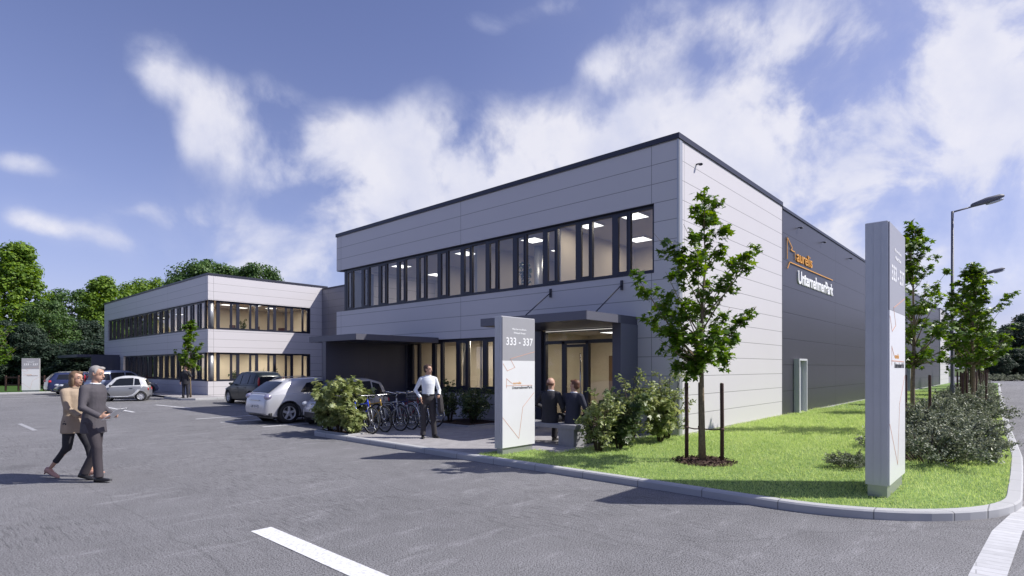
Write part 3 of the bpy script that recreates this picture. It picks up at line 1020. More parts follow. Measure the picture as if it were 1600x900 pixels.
# bicycle shelter: fin wall and flat canopy beside the office block
S = thing('bike_shelter', 'dark blue-grey shelter wall with a flat canopy behind the parked bicycles', 'shelter', (9.74, 15.4, 0))
mb = MB(); mb.box(9.76, AX0 - .003, 17.22, 17.44, 0.0, 2.655); mb.build('fin_wall', DK, S, world=True)
mb = MB(); mb.box(9.74, AX0 - .003, 15.40, 18.3, 2.66, 2.85); mb.build('canopy', DK, S, world=True)
mb = MB(); mb.box(9.745, AX0 - .02, 15.388, 15.40, 2.665, 2.845); mb.build('canopy_edge', mat('edge_metal', (0.13, 0.13, 0.165), 0.45, 0.3), S, world=True)

# ---- second office block
B = thing('office_building', 'distant light grey two-storey office block with corner ribbon windows behind the parked cars', 'building', (13.08, 36.9, 0))
BY0, BY1 = 36.9, 61.5
mb = MB()
wall_grid(mb, 0, AX0, AX0 + .28, BY0, BY1, -0.2, 7.44, [(BY0, 60.3, 4.15, 5.92), (BY0, 55.4, 0.95, 2.72)])
wall_grid(mb, 1, BY0, BY0 + .28, AX0 + .28, AX1, -0.2, 7.44, [(AX0 + .28, 19.72, 4.15, 5.92), (AX0 + .28, 19.72, 0.95, 2.72)])
mb.build('wall', LP, B, world=True)
mb = MB(); mb.box(AX0 + .28, 30, BY0 + .28, BY1, 7.15, 7.35); mb.build('roof', COPE, B, world=True)
mb = MB(); mb.box(AX0 - .035, AX0 + .3, BY0 - .035, BY1, 7.44, 7.56); mb.box(AX0 + .3, AX1, BY0 - .035, BY0 + .25, 7.44, 7.56)
mb.build('coping', COPE, B, world=True)
for (z0, z1, n) in ((4.155, 5.915, 18), (0.955, 2.715, 14)):
    for k in range(n):
        window_unit(B, 0, AX0 + .10, 37.75 + k * 1.25, 1.25, z0, z1)
    for k in range(5):
        w = window_unit(B, 1, BY0 + .10, 13.75 + k * 1.185, 1.185, z0, z1)
mb = MB()
for (z0, z1, ye) in ((4.15, 5.92, 60.3), (0.95, 2.72, 55.4)):
    mb.box(AX0 - .012, AX0 + .26, BY0 - .012, ye, z0 + .001, z0 + .012); mb.box(AX0 + .26, 19.72, BY0 - .012, BY0 + .26, z0 + .001, z0 + .012)
    mb.box(AX0 + .01, AX0 + .26, BY0 + .01, ye, z1 - .012, z1 - .001); mb.box(AX0 + .26, 19.72, BY0 + .01, BY0 + .26, z1 - .012, z1 - .001)
    mb.box(19.66, 19.717, BY0 - .01, BY0 + .26, z0 + .012, z1 - .012)
    mb.box(AX0 + .10, AX0 + .20, 37.62, 37.72, z0 + .012, z1 - .012); mb.box(13.62, 13.71, BY0 + .10, BY0 + .20, z0 + .012, z1 - .012)
    mb.box(AX0 + .06, AX0 + .12, BY0 + .06, BY0 + .12, z0 + .012, z1 - .012)
mb.build('window_reveal', DF, B, world=True)
mb = MB()
for (z0, z1) in ((4.165, 5.90), (0.965, 2.70)):
    mb.lathe([(.16, z0), (.16, z1)], 24, c=(13.36, 37.2, 0))
mb.build('corner_column', ALU, B, world=True)
mb = MB()
mb.box(AX0 + .3, 20.6, BY0 + .3, BY1 - .3, 2.98, 3.5); mb.box(AX0 + .3, 20.6, BY0 + .3, BY1 - .3, -.1, 0.05)
mb.build('floor', CARPET, B, world=True)
mb = MB()
mb.box(AX0 + .3, 20.6, BY0 + .3, BY1 - .3, 6.02, 6.12); mb.box(AX0 + .3, 20.6, BY0 + .3, BY1 - .3, 2.84, 2.97)
mb.build('ceiling', CEIL, B, world=True)
mb = MB()
for (z0, z1, yd) in ((3.5, 6.02, 42.6), (0.05, 2.84, 41.2)):
    mb.box(13.8, 20.6, yd, yd + .1, z0, z1)
    mb.box(18.6, 18.7, yd + .1, 61.2, z0, z1)
    mb.box(20.5, 20.6, 37.2, yd, z0, z1)
    for y in (47.0, 51.5, 56.0):
        mb.box(15.5, 18.6, y, y + .1, z0, z1)
mb.build('interior_wall', CREAM, B, world=True)
for (x, y) in ((15.2, 39.6), (18.2, 39.6), (15.5, 45), (15.5, 49.4), (15.5, 54)):
    ceiling_lamp(B, x, y, 6.02, 75, True)
    ceiling_lamp(B, x, y, 2.84, 75, True)
for (x, y) in ((16.7, 38.6), (16.7, 40.8)):
    ceiling_lamp(B, x, y, 6.02, 12, False)
# its own entrance at the far end
mb = MB(); mb.box(11.1, AX0 - .003, 56.3, 56.5, 0.0, 2.7); mb.build('fin_wall', DK, B, world=True)
mb = MB(); mb.box(10.2, AX0 - .003, 56.51, 64.3, 2.62, 2.85); mb.build('canopy', DK, B, world=True)

# ---- link between the blocks
Lk = thing('link_building', 'recessed darker grey panel building joining the two office blocks', 'building', (20.6, 22.2, 0))
mb = MB(); mb.box(20.6, 21.03, AY1 + .003, BY0 - .003, -0.1, 7.25); mb.build('wall', LK, Lk, world=True)
mb = MB(); mb.box(20.57, 21.03, AY1 + .04, BY0 - .04, 7.25, 7.36); mb.build('coping', COPE, Lk, world=True)

# ---- warehouse hall
H = thing('warehouse', 'long dark grey panelled warehouse hall with a lettered sign, adjoining the office block', 'building', (21.06, 6.37, 0))
mb = MB(); mb.box(21.07, 68.9, 6.37, 61.4, 0.03, 7.36); mb.build('wall', HP, H, world=True)
mb = MB(); mb.box(21.055, 68.9, 6.335, 6.62, 7.36, 7.46); mb.build('coping', COPE, H, world=True)
mb = MB(); mb.box(21.042, 21.068, 6.352, 6.6, 0.05, 7.5); mb.build('joint_profile', DF, H, world=True)
mb = MB(); mb.box(13.5, 21.05, 6.30, 6.358, 0.05, 0.118); mb.box(21.05, 68.9, 6.30, 6.368, 0.05, 0.125); mb.build('plinth', KERB, H, world=True)
for x in (22.9, 26.2, 31, 38, 45):
    eaves_lamp(H, x, 6.98)
def side_door(x0, x1):
    mb = MB()
    mb.box(x0, x0 + .07, 6.18, 6.372, .11, 2.05); mb.box(x1 - .07, x1, 6.18, 6.372, .11, 2.05); mb.box(x0, x1, 6.18, 6.372, 2.05, 2.12); mb.box(x0 + .07, x1 - .07, 6.18, 6.372, .10, .13)
    d = mb.build('door', mat('door_frame_grey', (0.55, 0.56, 0.58), .5), H, world=True)
    l = H.location
    mb = MB(); mb.box(x0 + .07 - l.x, x1 - .07 - l.x, 6.355 - l.y, 6.366 - l.y, .13, 2.05); mb.build('door_leaf', mat('door_leaf_grey', (0.42, 0.43, 0.46), .5), d)
    mb = MB(); mb.tube([(x0 + .2 - l.x, 6.33 - l.y, 1.05), (x0 + .34 - l.x, 6.33 - l.y, 1.05)], .012, 6); mb.tube([(x0 + .2 - l.x, 6.36 - l.y, 1.05), (x0 + .2 - l.x, 6.33 - l.y, 1.05)], .012, 6); mb.build('door_handle', BLKP, d)


side_door(22.45, 23.45)
side_door(49.0, 50.0)
E2 = thing('office_building', 'light grey end block at the far end of the warehouse, seen behind the tree row', 'building', (68.9, 6.3, 0))
mb = MB(); mb.box(68.91, 76.8, 6.30, 22.2, -0.1, 7.5); mb.build('wall', LP, E2, world=True)
mb = MB(); mb.box(68.91, 76.83, 6.27, 6.6, 7.5, 7.6); mb.build('coping', COPE, E2, world=True)

# wall sign on the warehouse: outline arrow, orange word, rule, white word
SG = thing('wall_sign', 'orange and white company lettering with thin outline figure high on the dark warehouse wall', 'sign', (21.5, 6.36, 4.0))
F = face_mtx((0, -0.012, 0), (1, 0, 0), (0, 0, 1))
mb = MB()
def sg(u, v):
    s_ = (u - 800) / 886; t_ = 6.36 / (-.740 * s_ + .673)
    return (t_ * (.673 * s_ + .740) - 21.5, 1.8 + (574 - v) / 886 * t_ - 4.0)
strokes(mb, F, [sg(1229, 404), sg(1229, 371), sg(1237, 388), sg(1235, 391), sg(1241, 394), sg(1242, 406)], .032, .02)
strokes(mb, F, [sg(1229.5, 419), sg(1233, 409.5), sg(1300, 438)], .032, .02)
mb.build('line_figure', TXO, SG)
def word(s, u0, v0, u1, h, m, nm, bold):
    a = sg(u0, v0); b = sg(u1, v0)
    o = text_mesh(s, 1.0, 0.02, nm, m, SG, Matrix.Identity(4), bold=bold)
    xs = [v.co.x for v in o.data.vertices]
    w = max(xs) - min(xs)
    S4 = Matrix.Diagonal(((b[0] - a[0]) / w, h / 0.70, 1, 1))
    o.data.transform(F @ Matrix.Translation((a[0], a[1], 0.0)) @ S4)
    return o
word('aurelis', 1244, 408, 1268, .42, TXO, 'word', .004)
word('UnternehmerPark', 1246, 442, 1300.5, .47, TXW, 'word', .022)

# ------------------------------------------------------------------ sign pylons
def pylon(label, loc, W, T, H, rz=0.0):
    o = thing('sign_pylon', label, 'sign pylon', loc, rz)
    pl = 0.12 * H / 2.7
    mb = MB(); mb.box(.05, W - .05, .02, T - .02, -.03, pl); mb.build('plinth', ALU, o)
    mb = MB(); mb.bevbox(0, W, 0.004, T, pl, H, .006); mb.build('body', PYS, o)
    zs = pl + (H - pl) * .665
    mb = MB(); mb.box(.015, W - .015, -.012, .0035, pl + .01, zs - .003); mb.build('front_panel', PYW, o)
    mb = MB(); mb.box(.015, W - .015, -.012, .0035, zs, H - .015); mb.build('header_panel', PYG, o)
    # cover seams on the narrow side
    mb = MB()
    for f_ in (.33, .66):
        mb.box(-.004, 0.0, T * f_ - .004, T * f_ + .004, pl, H - .01)
    mb.build('side_seam', PYS, o)
    F = face_mtx((0, -0.0125, 0), (1, 0, 0), (0, 0, 1))

    def txt(s, cx, z, w, h, m, b=0.0, capf=.70):
        t = text_mesh(s, 1.0, 0.0012, 'lettering', m, o, Matrix.Identity(4), bold=b)
        xs = [v.co.x for v in t.data.vertices]; ww = max(xs) - min(xs)
        t.data.transform(F @ Matrix.Translation((cx * W - w * W / 2 - min(xs) * w * W / ww, z, 0.0012)) @ Matrix.Diagonal((w * W / ww, h / capf, 1, 1)))
    k = H / 2.7
    txt('Wernher-von-Braun-', .51, H - .26 * k, .44, .035 * k, TXW, .02)
    txt('Willstaett Strasse', .51, H - .335 * k, .36, .035 * k, TXW, .02)
    txt('333 - 337', .52, H - .56 * k, .80, .15 * k, TXW, .014)
    txt('aurelis', .44, H - 1.335 * k, .24, .05 * k, TXO, .01)
    txt('UnternehmerPark', .60, H - 1.43 * k, .62, .055 * k, TXB, .015)
    mb = MB()
    w = .010 * k
    X = lambda a: a * W
    Z = lambda a: H - a * k
    strokes(mb, F, [(X(.97), Z(.68)), (X(.25), Z(.83)), (X(.25), Z(.85)), (X(.37), Z(1.0)), (X(.15), Z(1.07)), (X(.03), Z(.93))], w, .002)
    strokes(mb, F, [(X(.13), Z(1.40)), (X(.13), Z(1.22)), (X(.22), Z(1.28)), (X(.30), Z(1.32))], w, .002)
    strokes(mb, F, [(X(.12), Z(1.36)), (X(.90), Z(1.365))], w, .002)
    strokes(mb, F, [(X(.96), Z(1.52)), (X(.61), Z(1.80)), (X(.49), Z(2.42)), (X(.02), Z(1.98))], w, .002)
    mb.build('outline_drawing', TXP, o)
    return o


pylon('white and grey sign pylon numbered 333 - 337 beside the entrance bench', (7.99, 7.54, .10), 1.0, .19, 2.70)
pylon('tall white sign pylon on the lawn corner beside the kerb, seen nearly edge on', (8.68, 1.33, .10), 1.27, .26, 3.60)
pylon('small white and grey sign pylon far off, in front of the woods', (6.25, 52.0, .08), 1.0, .2, 2.35, radians(-22))

# ------------------------------------------------------------------ vegetation
def ang_tree(name, label, loc, tips, trunk_h, top, tr, leaves, lsize, seed, material=MAPLE, rz=0.0, group=None, spread=.30):
    """young tree: tapered trunk, limbs to given tips, sprays of leaves along the outer limb"""
    rng = np.random.default_rng(seed); rnd = random.Random(seed)
    o = thing(name, label, 'tree', loc, rz, group)
    mb = MB()
    pts = [Vector((0, 0, -.05))]
    for i in range(1, 9):
        z = top * i / 8
        pts.append(Vector((rnd.uniform(-.03, .03) * z / 2, rnd.uniform(-.03, .03) * z / 2, z)))
    mb.tube(pts, [tr * (1.25 if i == 0 else 1) * (1 - .93 * i / 8) for i in range(9)], 9)

    def trunk(z):
        f = max(0, min(7.999, z / top * 8)); i = int(f)
        return pts[i].lerp(pts[i + 1], f - i)
    P, Nn = [], []
    for (x, y, z, w) in tips:
        tip = Vector((x, y, z))
        rr = math.hypot(x, y)
        z0 = max(trunk_h, z - rr * rnd.uniform(.9, 1.3) - .1)
        z0 = min(z0, top * .92)
        a = trunk(z0)
        mid = a.lerp(tip, .5) + Vector((0, 0, -.06 * rr)) + Vector([rnd.uniform(-.06, .06) for _ in range(3)])
        br = [a, a.lerp(mid, .5) + Vector((0, 0, .0)), mid, mid.lerp(tip, .6), tip]
        r0 = max(.010, tr * .34 * (1 - z0 / top) + .006)
        mb.tube(br, [r0, r0 * .8, r0 * .6, r0 * .35, .003], 5)
        n = int(leaves * w)
        # twigs
        for q in range(max(4, n // 14)):
            t = rnd.uniform(.15, 1.0) ** .75
            seg = min(3, int(t * 4)); c = br[seg].lerp(br[seg + 1], t * 4 - seg)
            d = Vector((rnd.gauss(0, 1), rnd.gauss(0, 1), rnd.gauss(.35, .8))).normalized()
            ln = spread * rnd.uniform(.5, 1.25) * (1.12 - .5 * t)
            e = c + d * ln
            mb.tube([c, c.lerp(e, .5) + Vector((0, 0, .01)), e], [.006, .004, .002], 3, cap=False)
            for k in range(14):
                u = rnd.uniform(.25, 1.12)
                p = c + d * ln * u + Vector((rnd.gauss(0, .045), rnd.gauss(0, .045), rnd.gauss(-.02, .045)))
                P.append(p); Nn.append(d * .25 + Vector((rnd.gauss(0, .5), rnd.gauss(0, .5), .75)))
    mb.build('trunk', BARK, o)
    P = np.array(P); Nn = np.array(Nn)
    R = frames(Nn, rng)
    sz = lsize * rng.uniform(.6, 1.15, len(P))
    scatter_mesh('crown', MAPLE_T, MAPLE_F, P, R, sz, material, o)
    return o


def stakes(loc, pts, h, label, ties=True, grp='tree stakes'):
    for i, (dx, dy) in enumerate(pts):
        o = thing('tree_stake', label[i] if isinstance(label, (list, tuple)) else label, 'stake', (loc[0] + dx, loc[1] + dy, loc[2]), 0, grp)
        mb = MB(); mb.tube([(0, 0, -.1), (0.005, 0, h * .5), (0, 0.004, h - .02), (0, 0, h)], [.036, .035, .034, .028], 10); mb.build('post', STAKE, o)
        if ties:
            mb = MB(); mb.tube([(0, 0, h * .42), (-dx * .5, -dy * .5, h * .41), (-dx, -dy, h * .42)], .012, 5)
            mb.lathe([(.041, h * .42 - .02), (.041, h * .42 + .02)], 10); mb.build('strap', mat('strap_brown', (.12, .07, .06), .9), o)


def mulch_ring(loc, r, label):
    mb = MB(); rnd = random.Random(3)
    rings = []
    for (f, z) in ((1, -.01), (.85, .02), (.5, .035), (.15, .04)):
        rings.append([(r * f * cos(a) * rnd.uniform(.93, 1.07), r * f * sin(a) * rnd.uniform(.93, 1.07), z) for a in [2 * pi * k / 22 for k in range(22)]])
    mb.rings(rings)
    o = mb.build('mulch_ring', MULCH); o.location = loc
    tag(o, label, 'mulch', kind='stuff')
    n = 900; rng = np.random.default_rng(5)
    a = rng.uniform(0, 2 * pi, n); q = r * np.sqrt(rng.uniform(0, 1.15, n))
    P = np.stack([q * np.cos(a), q * np.sin(a), .035 - .02 * q / r + rng.uniform(0, .02, n)], 1)
    c = scatter_mesh('bark_chips', [(-.5, -.18, 0), (.5, -.14, 0), (.45, .2, .1), (-.5, .16, .05)], [(0, 1, 2, 3)], P, frames(rng.normal(size=(n, 3)) * .5 + np.array([0, 0, 1]), rng), rng.uniform(.03, .07, n), MULCH, o)
    return o


T1 = (9.83, 4.32, .10)
def tip(u, v, depth_off=0.0, base=T1, D=10.18):
    # limb tip from where it stands against the background at the tree's distance
    xc0 = .673 * base[0] - .740 * base[1]; yc0 = .740 * base[0] + .673 * base[1]
    yc = yc0 + depth_off
    xc = (u - 800) / FPX * yc; z = 1.8 + (574 - v) / FPX * yc
    w = CW(xc, yc)
    return (w[0] - base[0], w[1] - base[1], z - base[2])


rnd = random.Random(21)
tp = []
for (u, v, w) in [(1100, 298, .9), (1082, 325, .8), (1122, 318, .9), (1128, 350, .7), (1068, 350, 1.0), (1040, 372, 1.0), (1022, 365, .5), (1100, 350, 1.0), (1128, 385, .9),
                  (1186, 383, .9), (1170, 398, .8), (1148, 412, .9), (1135, 430, 1.0), (998, 436, 1.1), (1015, 448, 1.0), (1040, 425, 1.2), (1055, 400, 1.1), (1090, 400, 1.3), (1110, 430, 1.1),
                  (1182, 478, 1.0), (1160, 500, 1.1), (1140, 480, .9), (1125, 510, 1.2), (1020, 500, 1.3), (1035, 480, 1.3), (1060, 460, 1.4), (1090, 470, 1.2), (1030, 530, 1.2),
                  (1055, 520, 1.4), (1085, 520, 1.4), (1120, 540, 1.3), (1148, 528, 1.0), (1070, 560, 1.3), (1060, 575, .8), (1100, 560, 1.0), (1135, 555, .8), (1018, 468, .8)]:
    tp.append((*tip(u, v, rnd.uniform(-.75, .75)), w))
maple1 = ang_tree('young_maple_tree', 'nearest young maple on the lawn before the pale wall, with three stakes', T1, tp, 1.75, 4.75, .055, 78, .094, 5, spread=.27)
S1 = [CW(-.20 + .0, .27), CW(.06, .30), CW(.33, -.06)]
stakes(T1, [(p[0], p[1]) for p in S1], 1.42, ['brown wooden stake to the left of the nearest young maple', 'brown wooden stake right behind the trunk of the nearest maple', 'brown wooden stake to the right of the nearest young maple'])
mulch_ring((T1[0] + .04, T1[1] - .02, .10), .52, 'ring of brown bark mulch round the foot of the nearest maple')


def gen_tips(n, zlo, ztop, rmax, seed):
    r_ = random.Random(seed); out = []
    for i in range(n):
        f = (i + .5) / n
        z = zlo + (ztop - zlo) * f
        prof = rmax * (0.62 + .38 * min(1, f / .25)) * (1 - f) ** .62 if f > .18 else rmax * (.72 + f)
        a = i * 2.39996 + r_.uniform(-.4, .4)
        rr = prof * r_.uniform(.45, 1.12)
        out.append((rr * cos(a), rr * sin(a), z, r_.uniform(.8, 1.3)))
    return out


m2 = ang_tree('young_maple_tree', 'young maple just behind the tall white pylon, first of the tree row', (18.3, 2.25, .1), gen_tips(46, 2.0, 5.9, 1.45, 4), 1.9, 5.7, .07, 58, .105, 8, group='young trees along the far kerb', spread=.36)
m2.scale = (.93, .93, .93)
m3 = ang_tree('young_maple_tree', 'broad young maple in front of the nearer street lamp, second of the tree row', (26.3, 1.45, .1), gen_tips(54, 1.9, 5.45, 1.75, 9), 1.8, 5.3, .07, 62, .11, 12, group='young trees along the far kerb', spread=.42)
rowx = [(32.5, 2.05), (38.5, 2.2), (44.5, 2.4), (51, 2.6), (58, 2.8), (66, 3.0)]
rlab = ['third', 'fourth', 'fifth', 'sixth', 'seventh', 'last']
for i, (x, y) in enumerate(rowx):
    c = copy_tree(m2 if i % 2 else m3); c.location = (x, y, .1); c.rotation_euler = (0, 0, 1.3 * (i + 1)); c.scale = (random.uniform(.92, 1.06),) * 3
    c['label'] = 'young tree of the receding kerbside row, %s of the trees from the white pylon' % rlab[i]
for i, (x, y) in enumerate([(18.3, 2.25), (26.3, 1.45)] + rowx):
    nm = ['first', 'second', 'third', 'fourth', 'fifth', 'sixth', 'seventh', 'last'][i]
    stakes((x, y, .1), [(-.25, .28), (.3, .2), (.0, -.36)], 1.5,
           ['brown stake at the %s side of the %s kerbside tree' % (q, nm) for q in ('wall', 'far', 'kerb')], ties=i < 3)


# --- leafy shrubs
def shrub(name, label, loc, H, Wd, nleaf, lsize, seed, material, group=None, template=(OVAL_T, OVAL_F), stems=9, low=.15):
    rng = np.random.default_rng(seed); rnd = random.Random(seed)
    o = thing(name, label, 'shrub', loc, rnd.uniform(0, 6), group)
    mb = MB(); P, Nn = [], []
    for s_ in range(stems):
        a = s_ * 2.4 + rnd.uniform(-.3, .3); r = Wd / 2 * rnd.uniform(.25, .85)
        h = H * rnd.uniform(.65, .97) * (1 - .25 * (r / (Wd / 2)) ** 2)
        tipv = Vector((r * cos(a), r * sin(a), h))
        b0 = Vector((.05 * cos(a), .05 * sin(a), 0))
        mid = b0.lerp(tipv, .5) + Vector((-.1 * r * cos(a), -.1 * r * sin(a), .05))
        mb.tube([b0, mid, tipv], [.016, .011, .004], 5)
        nb = 7
        for q in range(nb):
            t = rnd.uniform(.18, 1.0)
            c = (b0.lerp(mid, t * 2) if t < .5 else mid.lerp(tipv, t * 2 - 1))
            d = Vector((rnd.gauss(0, 1) + cos(a) * .6, rnd.gauss(0, 1) + sin(a) * .6, rnd.gauss(.3, .5))).normalized()
            ln = Wd * .26 * rnd.uniform(.5, 1.2)
            e = c + d * ln
            if e.z < low * H: e.z = low * H + rnd.uniform(0, .1)
            mb.tube([c, e], [.006, .002], 3, cap=False)
            for k in range(max(3, nleaf // (stems * nb))):
                u = rnd.uniform(.2, 1.1)
                P.append(c.lerp(e, u) + Vector((rnd.gauss(0, .04), rnd.gauss(0, .04), rnd.gauss(0, .04))))
                Nn.append(Vector((rnd.gauss(0, .6), rnd.gauss(0, .6), .7)) + d * .3)
    mb.build('stems', DBARK, o)
    P = np.array(P); Nn = np.array(Nn)
    scatter_mesh('foliage', template[0], template[1], P, frames(Nn, rng), lsize * rng.uniform(.6, 1.2, len(P)), material, o)
    return o


g1 = 'leafy shrubs at the lawn edge beside the bench'
sh = [((9.60, 6.38), 1.42, 1.0, 'shrub with bare dark stems beside the bench end'),
      ((10.25, 6.30), 1.35, 1.0, 'low shrub second from the bench, between two taller ones'),
      ((11.0, 6.45), 1.68, 1.2, 'shrub third from the bench, in front of the portal wall'),
      ((11.75, 6.15), 1.35, 1.0, 'shrub fourth from the bench, next to the wall corner'),
      ((12.45, 6.35), 1.75, 1.25, 'tallest shrub against the corner of the office block')]
for i, ((x, y), h, w, lb) in enumerate(sh):
    shrub('leafy_shrub', 'pale green ' + lb, (x, y, .1), h, w, 1500, .085, 30 + i, SHRUBL if i != 1 else SHRUBD, g1, (MAPLE_T, MAPLE_F) if i % 2 else (OVAL_T, OVAL_F), low=.12)
for i, (x, y, h, w, lb) in enumerate([(7.98, 13.85, 1.52, 1.35, 'yellow-green shrub at the parking end of the bicycles, nearest the cars'),
                                      (7.93, 13.3, 1.42, .85, 'yellow-green shrub beside the leftmost bicycle'),
                                      (8.6, 14.0, 1.5, 1.1, 'taller shrub behind the other two, in front of the white car'),
                                      (7.92, 12.75, .75, .6, 'small low shrub at the kerb in the bed left of the bicycles')]):
    shrub('leafy_shrub', lb, (x, y, .1), h, w, 1500, .105, 50 + i, SHRUBL, 'shrubs in the bed left of the bicycles', (MAPLE_T, MAPLE_F))
for i, (x, y, h, w, lb) in enumerate([(11.75, 13.3, 1.30, 1.1, 'dark green shrub right behind the standing man'),
                                      (11.9, 12.45, 1.10, .95, 'dark green shrub by the pylon side of the bed under the windows'),
                                      (12.4, 12.9, 1.35, 1.1, 'dark green shrub against the office wall under the window')]):
    shrub('leafy_shrub', lb, (x, y, .1), h, w, 1500, .085, 60 + i, SHRUBD, 'shrubs under the ground floor windows')


# --- grey-green ground-cover shrubs along the far kerb
def cover_bush(seed, R_, H_):
    rng = np.random.default_rng(seed); rnd = random.Random(seed)
    o = thing('groundcover_shrub', 'x', 'shrub', (0, 0, 0))
    mb = MB(); P, Nn = [], []
    for s_ in range(46):
        a = rnd.uniform(0, 2 * pi); r = R_ * rnd.uniform(.3, 1.12)
        h = H_ * rnd.uniform(.35, 1.0) * math.sqrt(max(.06, 1 - (r / R_ / 1.15) ** 2))
        tipv = Vector((r * cos(a), r * sin(a), h)); b0 = Vector((.3 * r * cos(a), .3 * r * sin(a), 0))
        mid = b0.lerp(tipv, .5) + Vector((0, 0, h * .2 + .03))
        mb.tube([b0, mid, tipv], [.010, .007, .003], 4, cap=False)
        for q in range(7):
            t = rnd.uniform(.3, 1.0); c = (b0.lerp(mid, t * 2) if t < .5 else mid.lerp(tipv, t * 2 - 1))
            d = Vector((rnd.gauss(0, .6) + cos(a), rnd.gauss(0, .6) + sin(a), rnd.gauss(.1, .4))).normalized()
            e = c + d * R_ * .22 * rnd.uniform(.5, 1.2); e.z = max(e.z, .05)
            mb.tube([c, e], [.004, .002], 3, cap=False)
            for k in range(26):
                P.append(c.lerp(e, rnd.uniform(.05, 1.08)) + Vector((rnd.gauss(0, .03), rnd.gauss(0, .03), rnd.gauss(0, .025))))
                Nn.append(Vector((rnd.gauss(0, .7), rnd.gauss(0, .7), .6)))
    mb.build('stems', DBARK, o)
    scatter_mesh('foliage', OVAL_T, OVAL_F, np.array(P), frames(np.array(Nn), rng), .055 * rng.uniform(.6, 1.2, len(P)), COTO, o)
    return o


cb = [cover_bush(70, 1.0, .95), cover_bush(71, .85, .80)]
spots = [(12.6, 1.30, 1.0, 'nearest the white pylon'), (14.4, 1.75, 1.05, 'second from the white pylon'), (13.6, .95, .8, 'spilling towards the kerb near the pylon'), (15.4, 1.25, 1.05, 'fourth from the pylon, leaning to the kerb'),
         (10.9, 2.25, .36, 'small one half hidden behind the white pylon'), (16.9, 1.7, 1.1, 'around the middle of the near group'), (18.4, 1.3, 1.0, 'touching the kerb before the first tree'), (20.0, 1.9, 1.0, 'at the foot of the first row tree'),
         (22.0, 1.4, 1.1, 'just beyond the first row tree'), (24.3, 1.8, 1.1, 'before the second row tree'), (27.0, 1.7, 1.1, 'beyond the second row tree')]
for i, (x, y, s_, lb) in enumerate(spots):
    c = cb[i] if i < 2 else copy_tree(cb[i % 2])
    c.location = (x, y, .1); c.rotation_euler = (0, 0, i * 1.7); c.scale = (s_, s_, s_ * (.9 + .2 * ((i * 7) % 3) / 2))
    tag(c, 'grey-green spreading shrub in the kerbside strip, ' + lb, 'shrub', 'ground-cover shrubs along the far kerb')
for i in range(8):
    c = copy_tree(cb[i % 2]); c.location = (30 + i * 4.2, 1.9 + i * .16, .1); c.rotation_euler = (0, 0, i * 2.1); c.scale = (1.25, 1.1, 1.1)
    tag(c, 'distant grey-green shrub of the kerbside strip beyond the street lamp, seen small', 'shrub', 'distant ground-cover shrubs')
# low clipped hedge far down the road
for i in range(4):
    c = copy_tree(cb[i % 2]); c.location = CW(62 + i * 1.9, 75)[0], CW(62 + i * 1.9, 75)[1], 0; c.scale = (1.6, 1.6, 1.2)
    tag(c, 'low grey-green hedge shrub at the far end of the road', 'shrub', 'hedge shrubs at the road end')

# --- mown grass blades near the camera
rng = np.random.default_rng(99)
def in_poly(x, y, poly):
    c = np.zeros(len(x), bool); j = len(poly) - 1
    for i in range(len(poly)):
        xi, yi = poly[i]; xj, yj = poly[j]
        m = ((yi > y) != (yj > y)) & (x < (xj - xi) * (y - yi) / (yj - yi + 1e-12) + xi)
        c ^= m; j = i
    return c
gx = np.concatenate([7.7 + rng.uniform(0, 1, 190000) ** 1.25 * 18, rng.uniform(7.7, 50, 60000)])
gy = rng.uniform(0.1, 7.95, len(gx))
k = in_poly(gx, gy, lawn_poly) & (np.hypot(gx - T1[0] - .04, gy - T1[1]) > .40) & ~((gx > 7.97) & (gx < 9.01) & (gy > 7.52) & (gy < 7.75))
gx, gy = gx[k], gy[k]
tone = .75 + .5 * rng.uniform(size=len(gx))
P = np.stack([gx, gy, np.full(len(gx), .100)], 1)
nrm = rng.normal(size=(len(gx), 3)) * .38 + np.array([0, 0, 1])
dist = np.hypot(gx, gy)
g = scatter_mesh('grass', [(-.10, 0, 0), (.10, 0, 0), (0.05, .12, 1.0)], [(0, 1, 2)], P, frames(nrm, rng), rng.uniform(.018, .058, len(gx)) * np.clip(dist / 11, .8, 1.8), GRASS)
tag(g, 'short mown bright green lawn grass', 'grass', kind='stuff')


